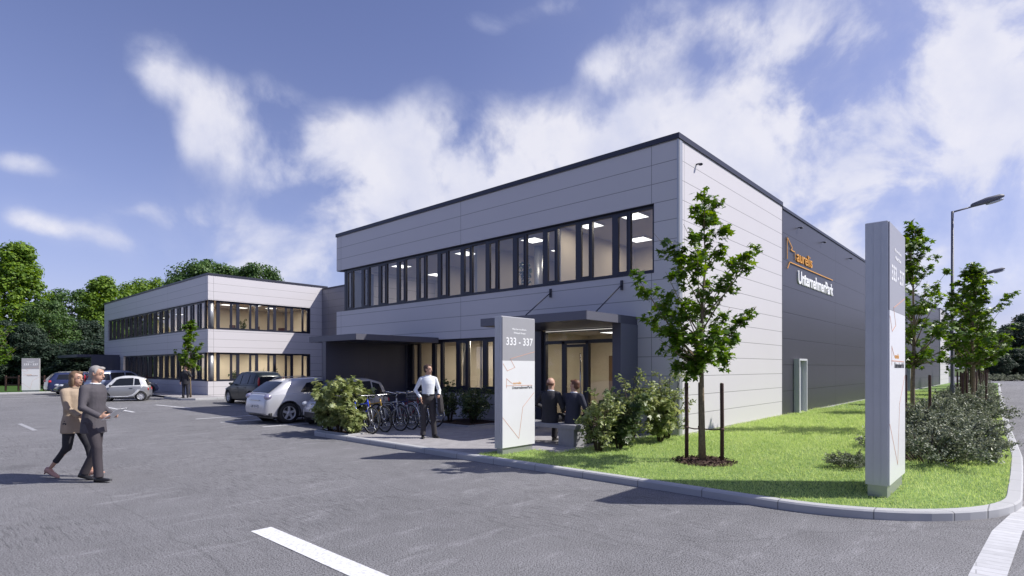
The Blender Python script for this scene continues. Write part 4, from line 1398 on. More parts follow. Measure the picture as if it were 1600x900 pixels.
# --- woods
def big_tree(name, seed, H, Wd, material, spire=True, nclump=220, per=105, ls=.27):
    rng = np.random.default_rng(seed); rnd = random.Random(seed)
    o = thing(name, 'x', 'tree')
    mb = MB(); P, Nn = [], []
    pts = [Vector((0, 0, -.3)), Vector((.1, 0, H * .3)), Vector((-.1, .1, H * .65)), Vector((0, 0, H * .93))]
    mb.tube(pts, [H * .024, H * .018, H * .010, .03], 8)
    for i in range(nclump):
        f = rnd.uniform(.10, 1.0)
        if spire: prof = (min(1, (f + .05) / .30)) * (1 - max(0, f - .30) / .72) ** .62
        else: prof = math.sqrt(max(0.02, 1 - ((f - .56) / .47) ** 2))
        lob = 1 + .24 * sin(3 * i * 2.4 + f * 9) * sin(f * 17 + seed)
        a = i * 2.39996 + rnd.uniform(-.3, .3)
        rr = Wd / 2 * prof * lob * rnd.uniform(.55, 1.0)
        c = Vector((rr * cos(a), rr * sin(a), H * f * .97))
        if i % 3 == 0:
            b = Vector((0, 0, max(.1 * H, c.z - rr * .7)))
            mb.tube([b, b.lerp(c, .5) + Vector((0, 0, -.1)), c], [.12 * (1 - f) + .03, .06, .02], 5, cap=False)
        cr = Wd * rnd.uniform(.08, .15)
        v = rng.normal(size=(per, 3)); v /= np.linalg.norm(v, axis=1)[:, None]
        rad = cr * rng.uniform(.35, 1.05, per) ** .6
        P.append(v * rad[:, None] * np.array([1, 1, .72]) + np.array(c)); Nn.append(v + np.array([0, 0, .45]) + rng.normal(size=(per, 3)) * .4)
    mb.build('trunk', DBARK, o)
    P = np.concatenate(P); Nn = np.concatenate(Nn)
    scatter_mesh('crown', QUAD_T, QUAD_F, P, frames(Nn, rng), ls * rng.uniform(.6, 1.25, len(P)), material, o)
    return o


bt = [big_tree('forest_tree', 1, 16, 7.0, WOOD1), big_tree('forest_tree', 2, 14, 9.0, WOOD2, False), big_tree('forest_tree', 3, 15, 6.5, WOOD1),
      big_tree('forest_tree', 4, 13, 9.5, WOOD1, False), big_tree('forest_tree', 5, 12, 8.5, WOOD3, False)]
used = set()
def wood(kind, u, vtop, D, label, wid=1.0, grp='trees of the wood behind the car park'):
    H0 = [16, 14, 15, 13, 12][kind]
    z = 1.8 + (574 - vtop) / FPX * D
    s_ = z / H0
    o = bt[kind] if kind not in used else copy_tree(bt[kind])
    used.add(kind)
    x, y = CW((u - 800) / FPX * D, D)
    o.location = (x, y, 0); o.rotation_euler = (0, 0, random.uniform(0, 6)); o.scale = (s_ * wid, s_ * wid, s_)
    tag(o, label, 'tree', grp)


wood(0, 28, 378, 60, 'tallest bright green tree standing over the small far pylon', 1.12)
wood(2, -40, 400, 58, 'bright green tall tree cut by the picture edge on the far left', 1.2)
wood(2, 160, 428, 66, 'pointed bright green tree just left of the distant office block', 1.05)
wood(1, 112, 452, 70, 'dark rounded tree between the tallest tree and the pointed one', 1.0)
wood(1, 78, 470, 58, 'dark lower tree behind the parked estate car', .85)
wood(3, 232, 438, 92, 'rounded tree peeking over the roof end of the distant block', .9)
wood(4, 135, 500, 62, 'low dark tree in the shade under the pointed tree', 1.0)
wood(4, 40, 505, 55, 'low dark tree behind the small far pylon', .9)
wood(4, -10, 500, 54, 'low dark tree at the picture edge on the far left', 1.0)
wood(1, 318, 408, 84, 'rounded tree showing above the roof corner of the distant block', 1.0)
wood(1, 366, 418, 88, 'rounded tree top over the middle of the distant roof', .85)
wood(1, 405, 413, 86, 'dark rounded tree top over the right part of the distant roof', .8)
wood(1, 282, 430, 90, 'smaller tree top left of the roof corner of the distant block', .7)
wood(4, 190, 470, 74, 'dark tree close beside the left end of the distant block', 1.0)
wood(2, -90, 380, 66, 'tall tree outside the picture on the far left', 1.2)
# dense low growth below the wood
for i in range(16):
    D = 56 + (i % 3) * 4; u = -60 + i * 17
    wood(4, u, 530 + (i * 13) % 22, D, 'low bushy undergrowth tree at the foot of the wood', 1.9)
# far end of the road, right
for i, (u, v, D, k_) in enumerate(((1552, 535, 110, 4), (1574, 518, 120, 4), (1598, 505, 112, 4), (1625, 490, 118, 4), (1660, 480, 116, 4), (1530, 545, 118, 1), (1585, 545, 100, 4), (1615, 540, 100, 3), (1555, 550, 98, 4))):
    wood(k_, u, v, D, 'hazy dark tree closing the view at the far end of the road', 1.5, 'trees at the far end of the road')
# trees across the car park, behind the viewer: the facade glass mirrors them
for i in range(9):
    c = copy_tree(bt[(i * 2) % 5]); c.location = (-30 - (i % 3) * 4, -28 + i * 9.5, 0); c.rotation_euler = (0, 0, i); c.scale = (.85, .85, .72)
    tag(c, 'tree across the car park behind the viewer, mirrored faintly in the facade glass', 'tree', 'trees across the car park')
# small tree by the distant corner, tree at far left edge
ft = ang_tree('young_maple_tree', 'small young tree before the corner of the distant office block', (11.5, 35.05, .1), gen_tips(26, 1.7, 4.4, .95, 31), 1.6, 4.2, .05, 46, .12, 41, spread=.3)
c = copy_tree(m3); c.location = (*CW(-36.2, 39.5), .06); c.rotation_euler = (0, 0, 2); c.scale = (1.1, 1.1, 1.1)
tag(c, 'dark young tree with slim trunk at the far left picture edge', 'tree'); del c['group']

# timber rail fence behind the far pylon
fe = thing('timber_fence', 'low dark timber rail fence behind the small far pylon and the parked cars', 'fence', (*CW(-37.5, 42), .05))
a0 = fe.location
mb = MB(); R0 = CW(1, 0)
for k_ in range(13):
    x, y = R0[0] * k_ * .95, R0[1] * k_ * .95
    mb = MB(); mb.obox((x, y, .55), .09, .09, 1.2, math.atan2(R0[1], R0[0])); mb.build('post', STAKE, fe)
for z in (.45, 1.0):
    mb = MB(); mb.obox((R0[0] * 5.7, R0[1] * 5.7, z), 11.6, .04, .12, math.atan2(R0[1], R0[0])); mb.build('rail', STAKE, fe)

# ------------------------------------------------------------------ street lamps
def street_lamp(label, x, y, h):
    o = thing('street_lamp', label, 'street lamp', (x, y, .1), 0, 'street lamps along the far road')
    mb = MB(); mb.tube([(0, 0, -.2), (0, 0, 1.0), (0, 0, 1.05), (0, 0, h)], [.085, .085, .065, .042], 12); mb.build('pole', mat('lamp_housing', (.13, .13, .16), .6, 0.0), o)
    d = Vector((*CW(.97, -.25), 0)).normalized()
    mb = MB(); mb.tube([Vector((0, 0, h - .12)), Vector((0, 0, h - .02)) + d * .05, Vector((0, 0, h + .16)) + d * .75], [.035, .032, .03], 8); mb.build('arm', mat('lamp_housing', (.13, .13, .16), .6, 0.0), o)
    up = (Vector((0, 0, 1)) - d * .2).normalized(); s_ = d.cross(up).normalized(); f = (d + Vector((0, 0, .30))).normalized(); up = s_.cross(f)
    rings = []
    c0 = Vector((0, 0, h + .17)) + d * .62; KK = 0.98
    for (t, w, tp_, bt_) in ((0, .05, .05, -.05), (.06, .08, .08, -.07), (.35, .11, .11, -.09), (.55, .15, .13, -.10), (.95, .15, .10, -.08), (1.08, .12, .05, -.06), (1.12, .06, .01, -.04)):
        c_ = c0 + f * t * KK
        rings.append([c_ + s_ * (w * a * KK) + up * (tp_ if b > 0 else bt_) * abs(b) * KK for a, b in ((-1, .2), (-.7, .9), (0, 1), (.7, .9), (1, .2), (1, -.4), (.7, -1), (-.7, -1), (-1, -.4))])
    mb = MB(); mb.rings(rings, smooth=True); hd = mb.build('lamp_head', mat('lamp_housing', (.13, .13, .16), .6, 0.0), o)
    mb = MB(); mb.ell(c0 + f * .78 * KK - up * .125, .32, .14, .05, 14, 6, Matrix((f, s_, up)).transposed()); mb.build('lamp_glass', mat('lamp_lens', (.5, .52, .55), .15, .1, coat=.5), hd)
    return o


street_lamp('tall grey street lamp rising behind the second kerbside tree', 27.62, 2.15, 7.72)
street_lamp('farther grey street lamp, only its head clear above the trees', 48.5, 2.6, 7.72)

# ------------------------------------------------------------------ bench
bn = thing('bench', 'grey concrete slab bench on block legs before the entrance', 'bench', (9.80, 7.15, .096))
mb = MB(); mb.bevbox(0, .50, -.05, 2.0, .38, .47, .01); mb.build('seat', CONC, bn)
mb = MB(); mb.bevbox(.02, .48, 0.0, .42, 0, .38, .006); mb.build('leg', CONC, bn)
mb = MB(); mb.bevbox(.02, .48, 1.55, 1.95, 0, .38, .006); mb.build('leg', CONC, bn)

# ------------------------------------------------------------------ plants and furniture seen through the windows
def potted(x, y, z, h, seed, label):
    o = thing('potted_plant', label, 'plant', (x, y, z), 0, 'potted plants behind the windows')
    mb = MB(); mb.lathe([(.11, 0), (.15, .28), (.16, .30), (.13, .28), (.12, .25)], 16); mb.build('pot', PYW, o)
    rng = np.random.default_rng(seed); rnd = random.Random(seed); mb = MB(); P, Nn = [], []
    for i in range(9):
        a = i * 2.4; t = Vector((.22 * cos(a) * rnd.uniform(.4, 1), .22 * sin(a) * rnd.uniform(.4, 1), .3 + (h - .3) * rnd.uniform(.5, 1)))
        mb.tube([(0, 0, .25), (t.x * .3, t.y * .3, t.z * .6), t], [.010, .007, .003], 4)
        for k in range(16):
            u = rnd.uniform(.45, 1.05); P.append(Vector((0, 0, .3)).lerp(t, u) + Vector([rnd.gauss(0, .05) for _ in range(3)])); Nn.append(Vector((rnd.gauss(0, 1), rnd.gauss(0, 1), .6)))
    mb.build('stems', DBARK, o)
    scatter_mesh('foliage', OVAL_T, OVAL_F, np.array(P), frames(np.array(Nn), rng), .13 * rng.uniform(.7, 1.2, len(P)), SHRUBD, o)


potted(14.0, 12.15, 3.95, 1.35, 1, 'dark leafy pot plant behind the upper window in the middle of the near block')
potted(14.9, 37.8, .35, 1.35, 2, 'pot plant behind the ground floor corner glazing of the distant block')
potted(16.0, 37.9, .35, 1.2, 3, 'pot plant in the second ground floor bay of the distant block side')
potted(17.6, 37.8, .35, 1.45, 4, 'tall pot plant behind the parked cars in the distant ground floor')
potted(15.6, 38.0, 3.5, 1.5, 5, 'pot plant on the upper floor of the distant block side')
potted(14.1, 12.4, .45, 1.3, 6, 'pot plant behind the ground floor window beside the pylon')


def desk(x, y, z, rz, label):
    o = thing('desk', label, 'desk', (x, y, z), rz, 'office desks behind the windows')
    mb = MB(); mb.bevbox(-.8, .8, -.4, .4, .70, .73, .004); mb.build('tabletop', mat('desk_wood', (.42, .26, .14), .5, var=.1), o)
    for (a, b) in ((-.75, -.35), (.75, -.35), (-.75, .35), (.75, .35)):
        mb = MB(); mb.box(a - .025, a + .025, b - .025, b + .025, 0, .70); mb.build('leg', ALU, o)


def chair(x, y, z, rz, label):
    o = thing('office_chair', label, 'chair', (x, y, z), rz, 'office chairs behind the windows')
    m = mat('chair_fabric', (.13, .05, .04), .8, var=.1)
    mb = MB(); mb.bevbox(-.23, .23, -.22, .22, .42, .50, .02); mb.build('seat', m, o)
    mb = MB(); mb.bevbox(-.22, .22, -.25, -.19, .55, 1.02, .02); mb.build('backrest', m, o)
    mb = MB(); mb.tube([(0, 0, .08), (0, 0, .42)], .03, 8)
    for k_ in range(5):
        a = k_ * 2 * pi / 5; mb.tube([(0, 0, .10), (.27 * cos(a), .27 * sin(a), .04)], .018, 6)
    mb.tube([(0, -.18, .46), (0, -.24, .6)], .02, 6); mb.build('base', BLKP, o)


for i, x in enumerate((14.6, 16.2, 17.9)):
    nm = ('nearest the corner column', 'in the middle bays', 'farthest from the corner')[i]
    desk(x, 38.6, 3.5, 0, 'brown desk behind the distant upper side windows, ' + nm)
    chair(x + .2, 38.0, 3.5, .3 + i, 'dark red office chair at the desk ' + nm + ', distant upper floor')
desk(14.4, 18.6, 3.55, radians(90), 'brown desk behind the upper windows at the far end of the near block')
chair(14.1, 17.9, 3.55, 1.2, 'dark red office chair behind the upper windows of the near block')

# ------------------------------------------------------------------ people
def blob(mb, name, material, parent, voxel=.011, smooth=2):
    """join overlapping closed shapes into one continuous skin"""
    o = mb.build('tmp', material)
    md = o.modifiers.new('r', 'REMESH'); md.mode = 'VOXEL'; md.voxel_size = voxel
    md2 = o.modifiers.new('s', 'SMOOTH'); md2.iterations = smooth; md2.factor = .5
    dg = bpy.context.evaluated_depsgraph_get()
    me = bpy.data.meshes.new_from_object(o.evaluated_get(dg))
    old = o.data
    bpy.data.objects.remove(o); bpy.data.meshes.remove(old)
    me.name = name
    me.polygons.foreach_set('use_smooth', [True] * len(me.polygons))
    r = bpy.data.objects.new(name, me); COL.objects.link(r); r.parent = parent
    return r


def limb(mb, pts, rs, n=12):
    mb.tube(pts, rs, n)
    for p, r in zip(pts, rs):
        mb.ell(p, r * .99, r * .99, r * .99, 12, 8)


def hand(mb, wrist, d, palm_n, thumb, curl=.5, s=1.0):
    """palm and five unequal bent fingers; d along the hand, palm_n out of the palm, thumb towards the thumb side"""
    d = Vector(d).normalized(); t = Vector(thumb); t = (t - d * t.dot(d)).normalized(); nrm = Vector(palm_n)
    nrm = (nrm - d * nrm.dot(d) - t * nrm.dot(t)).normalized()
    w = Vector(wrist)
    R = Matrix((t, d, nrm)).transposed()
    mb.ell(w + d * .045 * s, .042 * s, .058 * s, .018 * s, 12, 8, R)
    for i, (off, ln) in enumerate(((.031, .070), (.011, .080), (-.010, .074), (-.030, .058))):
        a = w + d * .078 * s + t * off * s
        b = a + (d * cos(curl) + nrm * sin(curl)) * ln * .5 * s
        c = b + (d * cos(curl * 2.2) + nrm * sin(curl * 2.2)) * ln * .5 * s
        mb.tube([a - d * .02, a, b, c], [.010 * s, .0098 * s, .009 * s, .0078 * s], 7)
    a = w + d * .022 * s + t * .032 * s
    b = a + (d * .6 + t * .75 + nrm * .15).normalized() * .042 * s
    c = b + (d * .9 + t * .25 + nrm * .3).normalized() * .034 * s
    mb.tube([a - t * .02, a, b, c], [.014 * s, .013 * s, .011 * s, .009 * s], 7)


def person(label, loc, rz, J, outfit, scale=1.0, group=None):
    o = thing('person', label, 'person', loc, rz, group, scale)
    V_ = Vector
    P = {k: V_(v) for k, v in J.items() if isinstance(v, tuple) and len(v) == 3}
    pel, che, nek, hd = P['pelvis'], P['chest'], P['neck'], P['head']
    up = (nek - pel).normalized()
    sh = (P['shR'] - P['shL']).normalized()
    fw = up.cross(sh).normalized()          # forward of the chest
    fw = -fw if fw.y < 0 and J.get('fw', 1) > 0 else fw
    fem = outfit.get('female', False)

    def torso(mb, g, low=-.10, hipw=.158, flare=0.0, top=True):
        prof = [(-.10, .135, .105), (-.02, hipw, .112), (.10, .136 if not fem else .120, .098), (.22, .138, .098), (.34, .155 if not fem else .14, .106), (.42, .160 if not fem else .145, .100), (.48, .135, .082), (.525, .075, .062)]
        if low > -.10 and low != -.10:
            prof = [(.04, .140, .104), (.085, .142, .108)] + prof[2:]
        if low < -.10:
            prof = [(low, hipw + flare, .135 + flare * .6)] + prof[1:]
        hgt = (nek - pel).length / .52
        rings = []
        for (h, rx, ry) in prof:
            t = h * hgt
            f = min(1, max(0, t / (nek - pel).length))
            c = pel.lerp(nek, f) + (che - pel.lerp(nek, .6)) * (1 - abs(f - .6) / .6) if h > 0 else pel + V_((0, 0, t))
            sx = sh if h > .2 else (P['hipR'] - P['hipL']).normalized().lerp(sh, max(0, h / .2))
            yy = fw if h > 0 else V_((0, 1, 0))
            rings.append([c + sx * (rx + g) * cos(a) + yy * (ry + g) * sin(a) * (1.0) for a in [2 * pi * k / 20 for k in range(20)]])
        mb.rings(rings)

    # --- body: one continuous skin
    mb = MB()
    torso(mb, -.004)
    limb(mb, [nek - up * .03, nek + (hd - nek) * .55], [.062, .056])
    yaw = J.get('yaw', 0); pit = J.get('pitch', 0)
    Rh = Matrix.Rotation(yaw, 3, 'Z') @ Matrix.Rotation(pit, 3, 'X')
    H = lambda x, y, z: hd + Rh @ V_((x, y, z))
    mb.ell(H(0, -.012, .025), .076, .096, .092, 18, 12, Rh)
    mb.ell(H(0, .022, -.045), .058, .066, .075, 16, 10, Rh)
    mb.ell(H(0, .062, -.095), .028, .024, .020, 10, 6, Rh)
    mb.tube([H(0, .080, .018), H(0, .096, -.012), H(0, .108, -.030), H(0, .088, -.040)], [.009, .011, .015, .010], 8)
    mb.tube([H(-.045, .070, .030), H(0, .083, .030), H(.045, .070, .030)], [.010, .013, .010], 8)
    mb.tube([H(-.024, .082, -.066), H(0, .092, -.064), H(.024, .082, -.066)], [.006, .009, .006], 8)
    for sx in (-1, 1):
        mb.ell(H(sx * .078, -.008, -.005), .010, .020, .033, 8, 8, Rh)
    for s_ in ('L', 'R'):
        limb(mb, [P['sh' + s_], P['el' + s_], P['wr' + s_]], [.050, .040, .027])
        hp = J['hand' + s_]
        hand(mb, P['wr' + s_], hp[0], hp[1], hp[2], hp[3])
        limb(mb, [P['hip' + s_], P['kn' + s_], P['an' + s_]], [.082, .056, .028])
        f = V_(J['toe' + s_]).normalized(); an = P['an' + s_]
        mb.tube([an + V_((0, 0, -.055)) - f * .03, an + V_((0, 0, -.066)) + f * .06, an + V_((0, 0, -.074)) + f * .13], [.022, .018, .010], 10)
    body = blob(mb, 'body', outfit.get('skin', SKIN), o, .0085, 2)
    # eyes and brows
    for sx in (-1, 1):
        mb = MB(); mb.ell(H(sx * .031, .0765, .010), .011, .008, .0058, 10, 6, Rh); e = mb.build('eye', mat('eye_white', (.7, .68, .65), .3), o)
        mb = MB(); mb.ell(H(sx * .031, .0840, .010), .0058, .003, .0062, 8, 6, Rh); mb.build('iris', mat('iris_dark', (.05, .03, .02), .2), e)
        mb = MB(); mb.tube([H(sx * .018, .0905, .036), H(sx * .032, .0865, .040), H(sx * .046, .077, .035)], [.002, .003, .0015], 5); mb.build('eyebrow', outfit['hair'], o)
    mb = MB(); mb.tube([H(-.022, .090, -.066), H(0, .0995, -.066), H(.022, .090, -.066)], [.002, .0042, .002], 6); mb.build('mouth', mat('lips', (.40, .17, .14), .5), o)
    # --- hair
    mb = MB(); hs = outfit.get('hairstyle', 'short')
    if hs == 'bald':
        for a in range(-4, 5):
            q = a * .36
            mb.ell(H(.076 * sin(q), -.012 - .088 * cos(q), -.012), .022, .022, .036, 8, 6, Rh)
    else:
        mb.ell(H(0, -.030, .040), .083, .096, .086, 18, 12, Rh)
        mb.ell(H(0, -.050, -.010), .078, .068, .080, 16, 10, Rh)
        mb.ell(H(-.02, .040, .092), .055, .042, .028, 12, 8, Rh)
        for sx in (-1, 1):
            mb.ell(H(sx * .072, .004, .030), .012, .024, .038, 10, 6, Rh)
        if hs == 'bob':
            mb.ell(H(0, -.055, -.075), .088, .060, .095, 16, 10, Rh)
            for sx in (-1, 1):
                mb.ell(H(sx * .074, -.010, -.060), .026, .040, .085, 10, 8, Rh)
    blob(mb, 'hair', outfit['hair'], o, .010, 3)
    # --- clothes
    tr = outfit['trousers']; short_leg = outfit.get('cropped', 0)
    mb = MB()
    rings = []
    hx = (P['hipR'] - P['hipL']).normalized()
    for (t, rx, ry) in ((-.14, .11, .10), (-.05, .172, .128), (.04, .165, .124), (.11, .150, .115)):
        c = pel + (up * t if t > 0 else V_((0, 0, t)))
        rings.append([c + hx * rx * cos(a) + V_((0, 1, 0)) * ry * sin(a) for a in [2 * pi * k / 20 for k in range(20)]])
    mb.rings(rings)
    for s_ in ('L', 'R'):
        hi, kn, an = P['hip' + s_], P['kn' + s_], P['an' + s_]
        end = kn.lerp(an, 1.06 - short_leg)
        sl = outfit.get('leg', 1.0)
        wob = V_((random.uniform(-.006, .006), random.uniform(-.004, .008), 0))
        pts = [hi, hi.lerp(kn, .5) + wob, kn, kn.lerp(end, .35) - wob, kn.lerp(end, .75), end]
        rs = [.100, .086, .070, .067 * sl, .064 * sl, .066 * sl]
        mb.tube(pts, rs, 14)
        mb.ell(hi, .100, .100, .100, 12, 8); mb.ell(kn, .069, .069, .069, 12, 8)
    blob(mb, 'trousers', tr, o, .011, 2)
    # shoes
    for s_ in ('L', 'R'):
        f = V_(J['toe' + s_]).normalized(); an = P['an' + s_]; sd = f.cross(V_((0, 0, 1))).normalized(); u2 = sd.cross(f)
        mb = MB(); rings = []
        for (t, w, top, bot) in ((-.075, .020, -.05, -.085), (-.060, .034, -.005, -.092), (0, .040, .000, -.092), (.06, .044, -.035, -.093), (.13, .046, -.052, -.093), (.18, .036, -.064, -.092), (.205, .014, -.076, -.090)):
            rings.append([an + f * t + sd * (w * a) + u2 * (bot + (top - bot) * b) for a, b in ((-.8, 0), (-1, .35), (-.75, .85), (0, 1), (.75, .85), (1, .35), (.8, 0))])
        mb.rings(rings); sh_ = mb.build('shoe', outfit['shoes'], o)
        if outfit.get('heel'):
            mb = MB(); mb.tube([an + f * -.055 + u2 * -.08, an + f * -.06 + u2 * -.14], [.018, .010], 8); mb.build('heel', outfit['shoes'], sh_)
    top_ = outfit['top']; jk = outfit.get('jacket', False)
    mb = MB()
    torso(mb, .030 if jk else .012, low=(-.20 if jk else -.035) if not outfit.get('coat') else -.34, flare=.02 if outfit.get('coat') else 0.0)
    for s_ in ('L', 'R'):
        a, e, w = P['sh' + s_], P['el' + s_], P['wr' + s_]
        r = (.068, .057, .046, .043) if jk else (.056, .047, .040, .034)
        cuff = e.lerp(w, .97)
        mb.tube([a, a.lerp(e, .5), e, e.lerp(cuff, .55), cuff], [r[0], (r[0] + r[1]) / 2, r[1], r[2], r[3]], 14)
        mb.ell(a, r[0], r[0], r[0] * .92, 12, 8); mb.ell(e, r[1], r[1], r[1], 12, 8)
        mb.tube([nek - up * .055, nek.lerp(a, .55) - up * .012, a + up * .004], [.060, .058, r[0] * .92], 12)
    if jk or outfit.get('seated'):
        pass
    blob(mb, outfit.get('topname', 'shirt'), top_, o, .011, 2)
    # collar
    mb = MB(); cc = nek + up * .015
    ring = [cc + sh * .066 * cos(a) + fw * .064 * sin(a) for a in [2 * pi * k / 18 for k in range(19)]]
    mb.tube(ring, [.013] * 19, 8); mb.build('collar', outfit.get('collar', top_), o)
    if outfit.get('belt'):
        mb = MB(); c = pel + up * .085
        mb.rings([[c + up * z + hx * (.168 + g) * cos(a) + V_((0, 1, 0)) * (.126 + g) * sin(a) for a in [2 * pi * k / 24 for k in range(24)]] for z, g in ((-.018, 0), (-.016, .004), (.016, .004), (.018, 0))])
        mb.build('belt', BLKP, o)
        mb = MB(); mb.obox(c + V_((0, .132, 0)), .045, .008, .032); mb.build('belt_buckle', CHROME, o)
    return o


def stand(dx=.0):
    return dict(pelvis=(0, 0, .96), chest=(0, .01, 1.28), neck=(0, -.01, 1.49), head=(0, .015, 1.655),
                hipL=(-.09, 0, .92), hipR=(.09, 0, .92), knL=(-.10, .02, .51), knR=(.10, .02, .51), anL=(-.11, -.01, .095), anR=(.12, .0, .095),
                shL=(-.172, -.01, 1.42), shR=(.172, -.01, 1.42), elL=(-.24, -.02, 1.13), elR=(.24, -.02, 1.13), wrL=(-.24, .07, .88), wrR=(.24, .07, .88),
                handL=((0, .1, -1), (1, 0, 0), (0, 1, 0), .35), handR=((0, .1, -1), (-1, 0, 0), (0, 1, 0), .35), toeL=(-.25, 1, 0), toeR=(.3, 1, 0))


HAIRB = mat('hair_brown', (.055, .028, .018), .6, var=.2, vscale=30)
HAIRG = mat('hair_grey', (.30, .28, .27), .6, var=.2, vscale=30)
HAIRL = mat('hair_light_brown', (.15, .095, .055), .6, var=.2, vscale=30)
HAIRR = mat('hair_reddish', (.13, .055, .03), .6, var=.2, vscale=30)
SHIRT = mat('shirt_white', (.74, .77, .82), .8, var=.05, vscale=9, bump=.006, bscale=14)
SUITG = mat('suit_charcoal', (.040, .036, .040), .85, var=.12, vscale=10, bump=.006, bscale=12)
SUITD = mat('suit_dark', (.022, .021, .028), .8, var=.12, vscale=10, bump=.008, bscale=10)
SUITM = mat('suit_grey', (.075, .068, .080), .85, var=.12, vscale=10, bump=.008, bscale=10)
BEIGE = mat('beige_wool', (.36, .28, .21), .9, var=.1, vscale=10, bump=.008, bscale=12)
SHOEB = mat('shoe_black', (.015, .014, .015), .3, var=.1)
SHOEP = mat('shoe_beige', (.50, .28, .22), .5, var=.05)

# standing man in front of the bicycles
J = stand()
J.update(elR=(.30, -.06, 1.15), wrR=(.185, .10, .97), handR=((-.15, .05, -1), (-1, 0, 0), (0, 1, 0), .2),
         elL=(-.27, -.03, 1.14), wrL=(-.25, .17, 1.02), handL=((.1, .9, -.2), (1, 0, -.2), (0, .3, 1), .8), yaw=radians(52), pitch=radians(-3),
         knL=(-.11, .05, .52), anL=(-.15, .02, .095), knR=(.11, .04, .51), anR=(.13, .06, .095), toeL=(-.55, 1, 0), toeR=(.1, 1, 0))
man = person('man in a white shirt and dark trousers standing before the bicycles', (8.80, 10.75, .096), radians(146), J,
             dict(hair=HAIRB, top=SHIRT, trousers=SUITG, shoes=SHOEB, belt=True, topname='shirt'), 1.0)
jm = MB()
cx_, cy_ = -.26, .13
rings = []
for (z, rx, ry, dx) in ((1.06, .03, .09, 0), (1.045, .055, .115, 0), (.95, .060, .12, -.01), (.80, .065, .13, -.02), (.68, .070, .125, -.03), (.60, .055, .10, -.035)):
    rings.append([(cx_ + dx + rx * cos(a) * (1 + .2 * sin(3 * a)), cy_ + ry * sin(a) * (1 + .12 * cos(5 * a)), z + .02 * sin(2 * a)) for a in [2 * pi * k / 22 for k in range(22)]])
jm.rings(rings)
jk = jm.build('jacket', SUITG)
# the jacket he carries is a thing of its own
rzm = radians(146)
jk.location = man.location; jk.rotation_euler = (0, 0, rzm)
tag(jk, 'dark suit jacket hanging over the forearm of the standing man', 'jacket')

# walking couple
def walk(ph=1, stride=.30):
    J = stand()
    J.update(pelvis=(0, 0, .945), hipL=(-.09, .0, .91), hipR=(.09, .0, .91),
             knR=(.09, .22 * ph, .53), anR=(.08, .33 * ph, .11), knL=(-.09, .02, .50), anL=(-.09, -.34 * ph, .15),
             toeR=(.1, 1, .1), toeL=(-.1, 1, -.38), chest=(0, .02, 1.27), neck=(0, .025, 1.48), head=(0, .06, 1.645))
    return J


J = walk(1)
J.update(elR=(.26, .02, 1.14), wrR=(.18, .24, 1.00), knR=(.09, .12, .52), anR=(.085, .14, .095), anL=(-.085, -.20, .12), toeL=(-.1, 1, -.25), handR=((-.2, 1, .05), (-1, 0, .3), (0, .2, 1), .7),
         elL=(-.25, -.08, 1.14), wrL=(-.20, .15, 1.00), handL=((.1, 1, -.1), (1, 0, .1), (0, .2, 1), .6), pitch=radians(-10), knL=(-.09, -.02, .50))
wx, wy = CW(-6.62, 8.97)
person('grey haired man in a grey suit walking across the car park with a paper', (wx, wy, 0.004), radians(-137.7), J,
       dict(hair=HAIRG, top=SUITM, trousers=mat('trousers_grey', (.05, .042, .05), .85, var=.1, bump=.006, bscale=12), shoes=SHOEB, jacket=True, topname='jacket', collar=SHIRT), 1.03)
pp = MB(); pp.obox((0, 0, 0), .22, .003, .30, R=Matrix.Rotation(radians(-55), 3, 'X'))
pp = pp.build('paper', TXW); a_ = radians(-137.7); d_ = Vector((cos(a_ + pi / 2), sin(a_ + pi / 2), 0)); r_ = Vector((cos(a_), sin(a_), 0))
pp.location = Vector((wx, wy, 1.07)) + d_ * .40 + r_ * .10; pp.rotation_euler = (0, 0, a_)
tag(pp, 'white sheet of paper held by the walking grey haired man', 'paper')
J = walk(-1)
J.update(knL=(-.08, .20, .53), anL=(-.07, .26, .12), toeL=(0, 1, .15), knR=(.09, -.03, .50), anR=(.09, -.30, .17), toeR=(.1, 1, -.45),
         elL=(-.22, -.16, 1.17), wrL=(-.20, -.05, .93), elR=(.22, .08, 1.15), wrR=(.16, .24, 1.02), handR=((-.2, 1, 0), (-1, 0, 0), (0, 0, 1), .6),
         shL=(-.165, -.01, 1.42), shR=(.165, -.01, 1.42), yaw=radians(-8))
wx2, wy2 = CW(-7.20, 9.30)
person('woman in a beige jacket and dark trousers walking beside the grey haired man', (wx2, wy2, 0.0), radians(-137.7), J,
       dict(hair=HAIRL, top=BEIGE, trousers=SUITD, shoes=SHOEP, heel=True, cropped=.35, leg=.72, jacket=True, topname='jacket', hairstyle='bob', female=True, collar=BEIGE), .985)

# two men sitting on the bench, seen from behind
def sit():
    return dict(pelvis=(0, 0, .56), chest=(0, .02, .88), neck=(0, .04, 1.08), head=(0, .07, 1.245),
                hipL=(-.09, .04, .545), hipR=(.09, .04, .545), knL=(-.15, .46, .53), knR=(.15, .46, .53), anL=(-.15, .42, .095), anR=(.15, .40, .095),
                shL=(-.185, .02, 1.02), shR=(.185, .02, 1.02), elL=(-.30, .05, .77), elR=(.28, .06, .75), wrL=(-.18, .28, .66), wrR=(.14, .30, .66),
                handL=((.3, 1, -.3), (0, 0, -1), (1, 0, 0), .4), handR=((-.3, 1, -.3), (0, 0, -1), (-1, 0, 0), .4), toeL=(-.1, 1, 0), toeR=(.1, 1, 0))


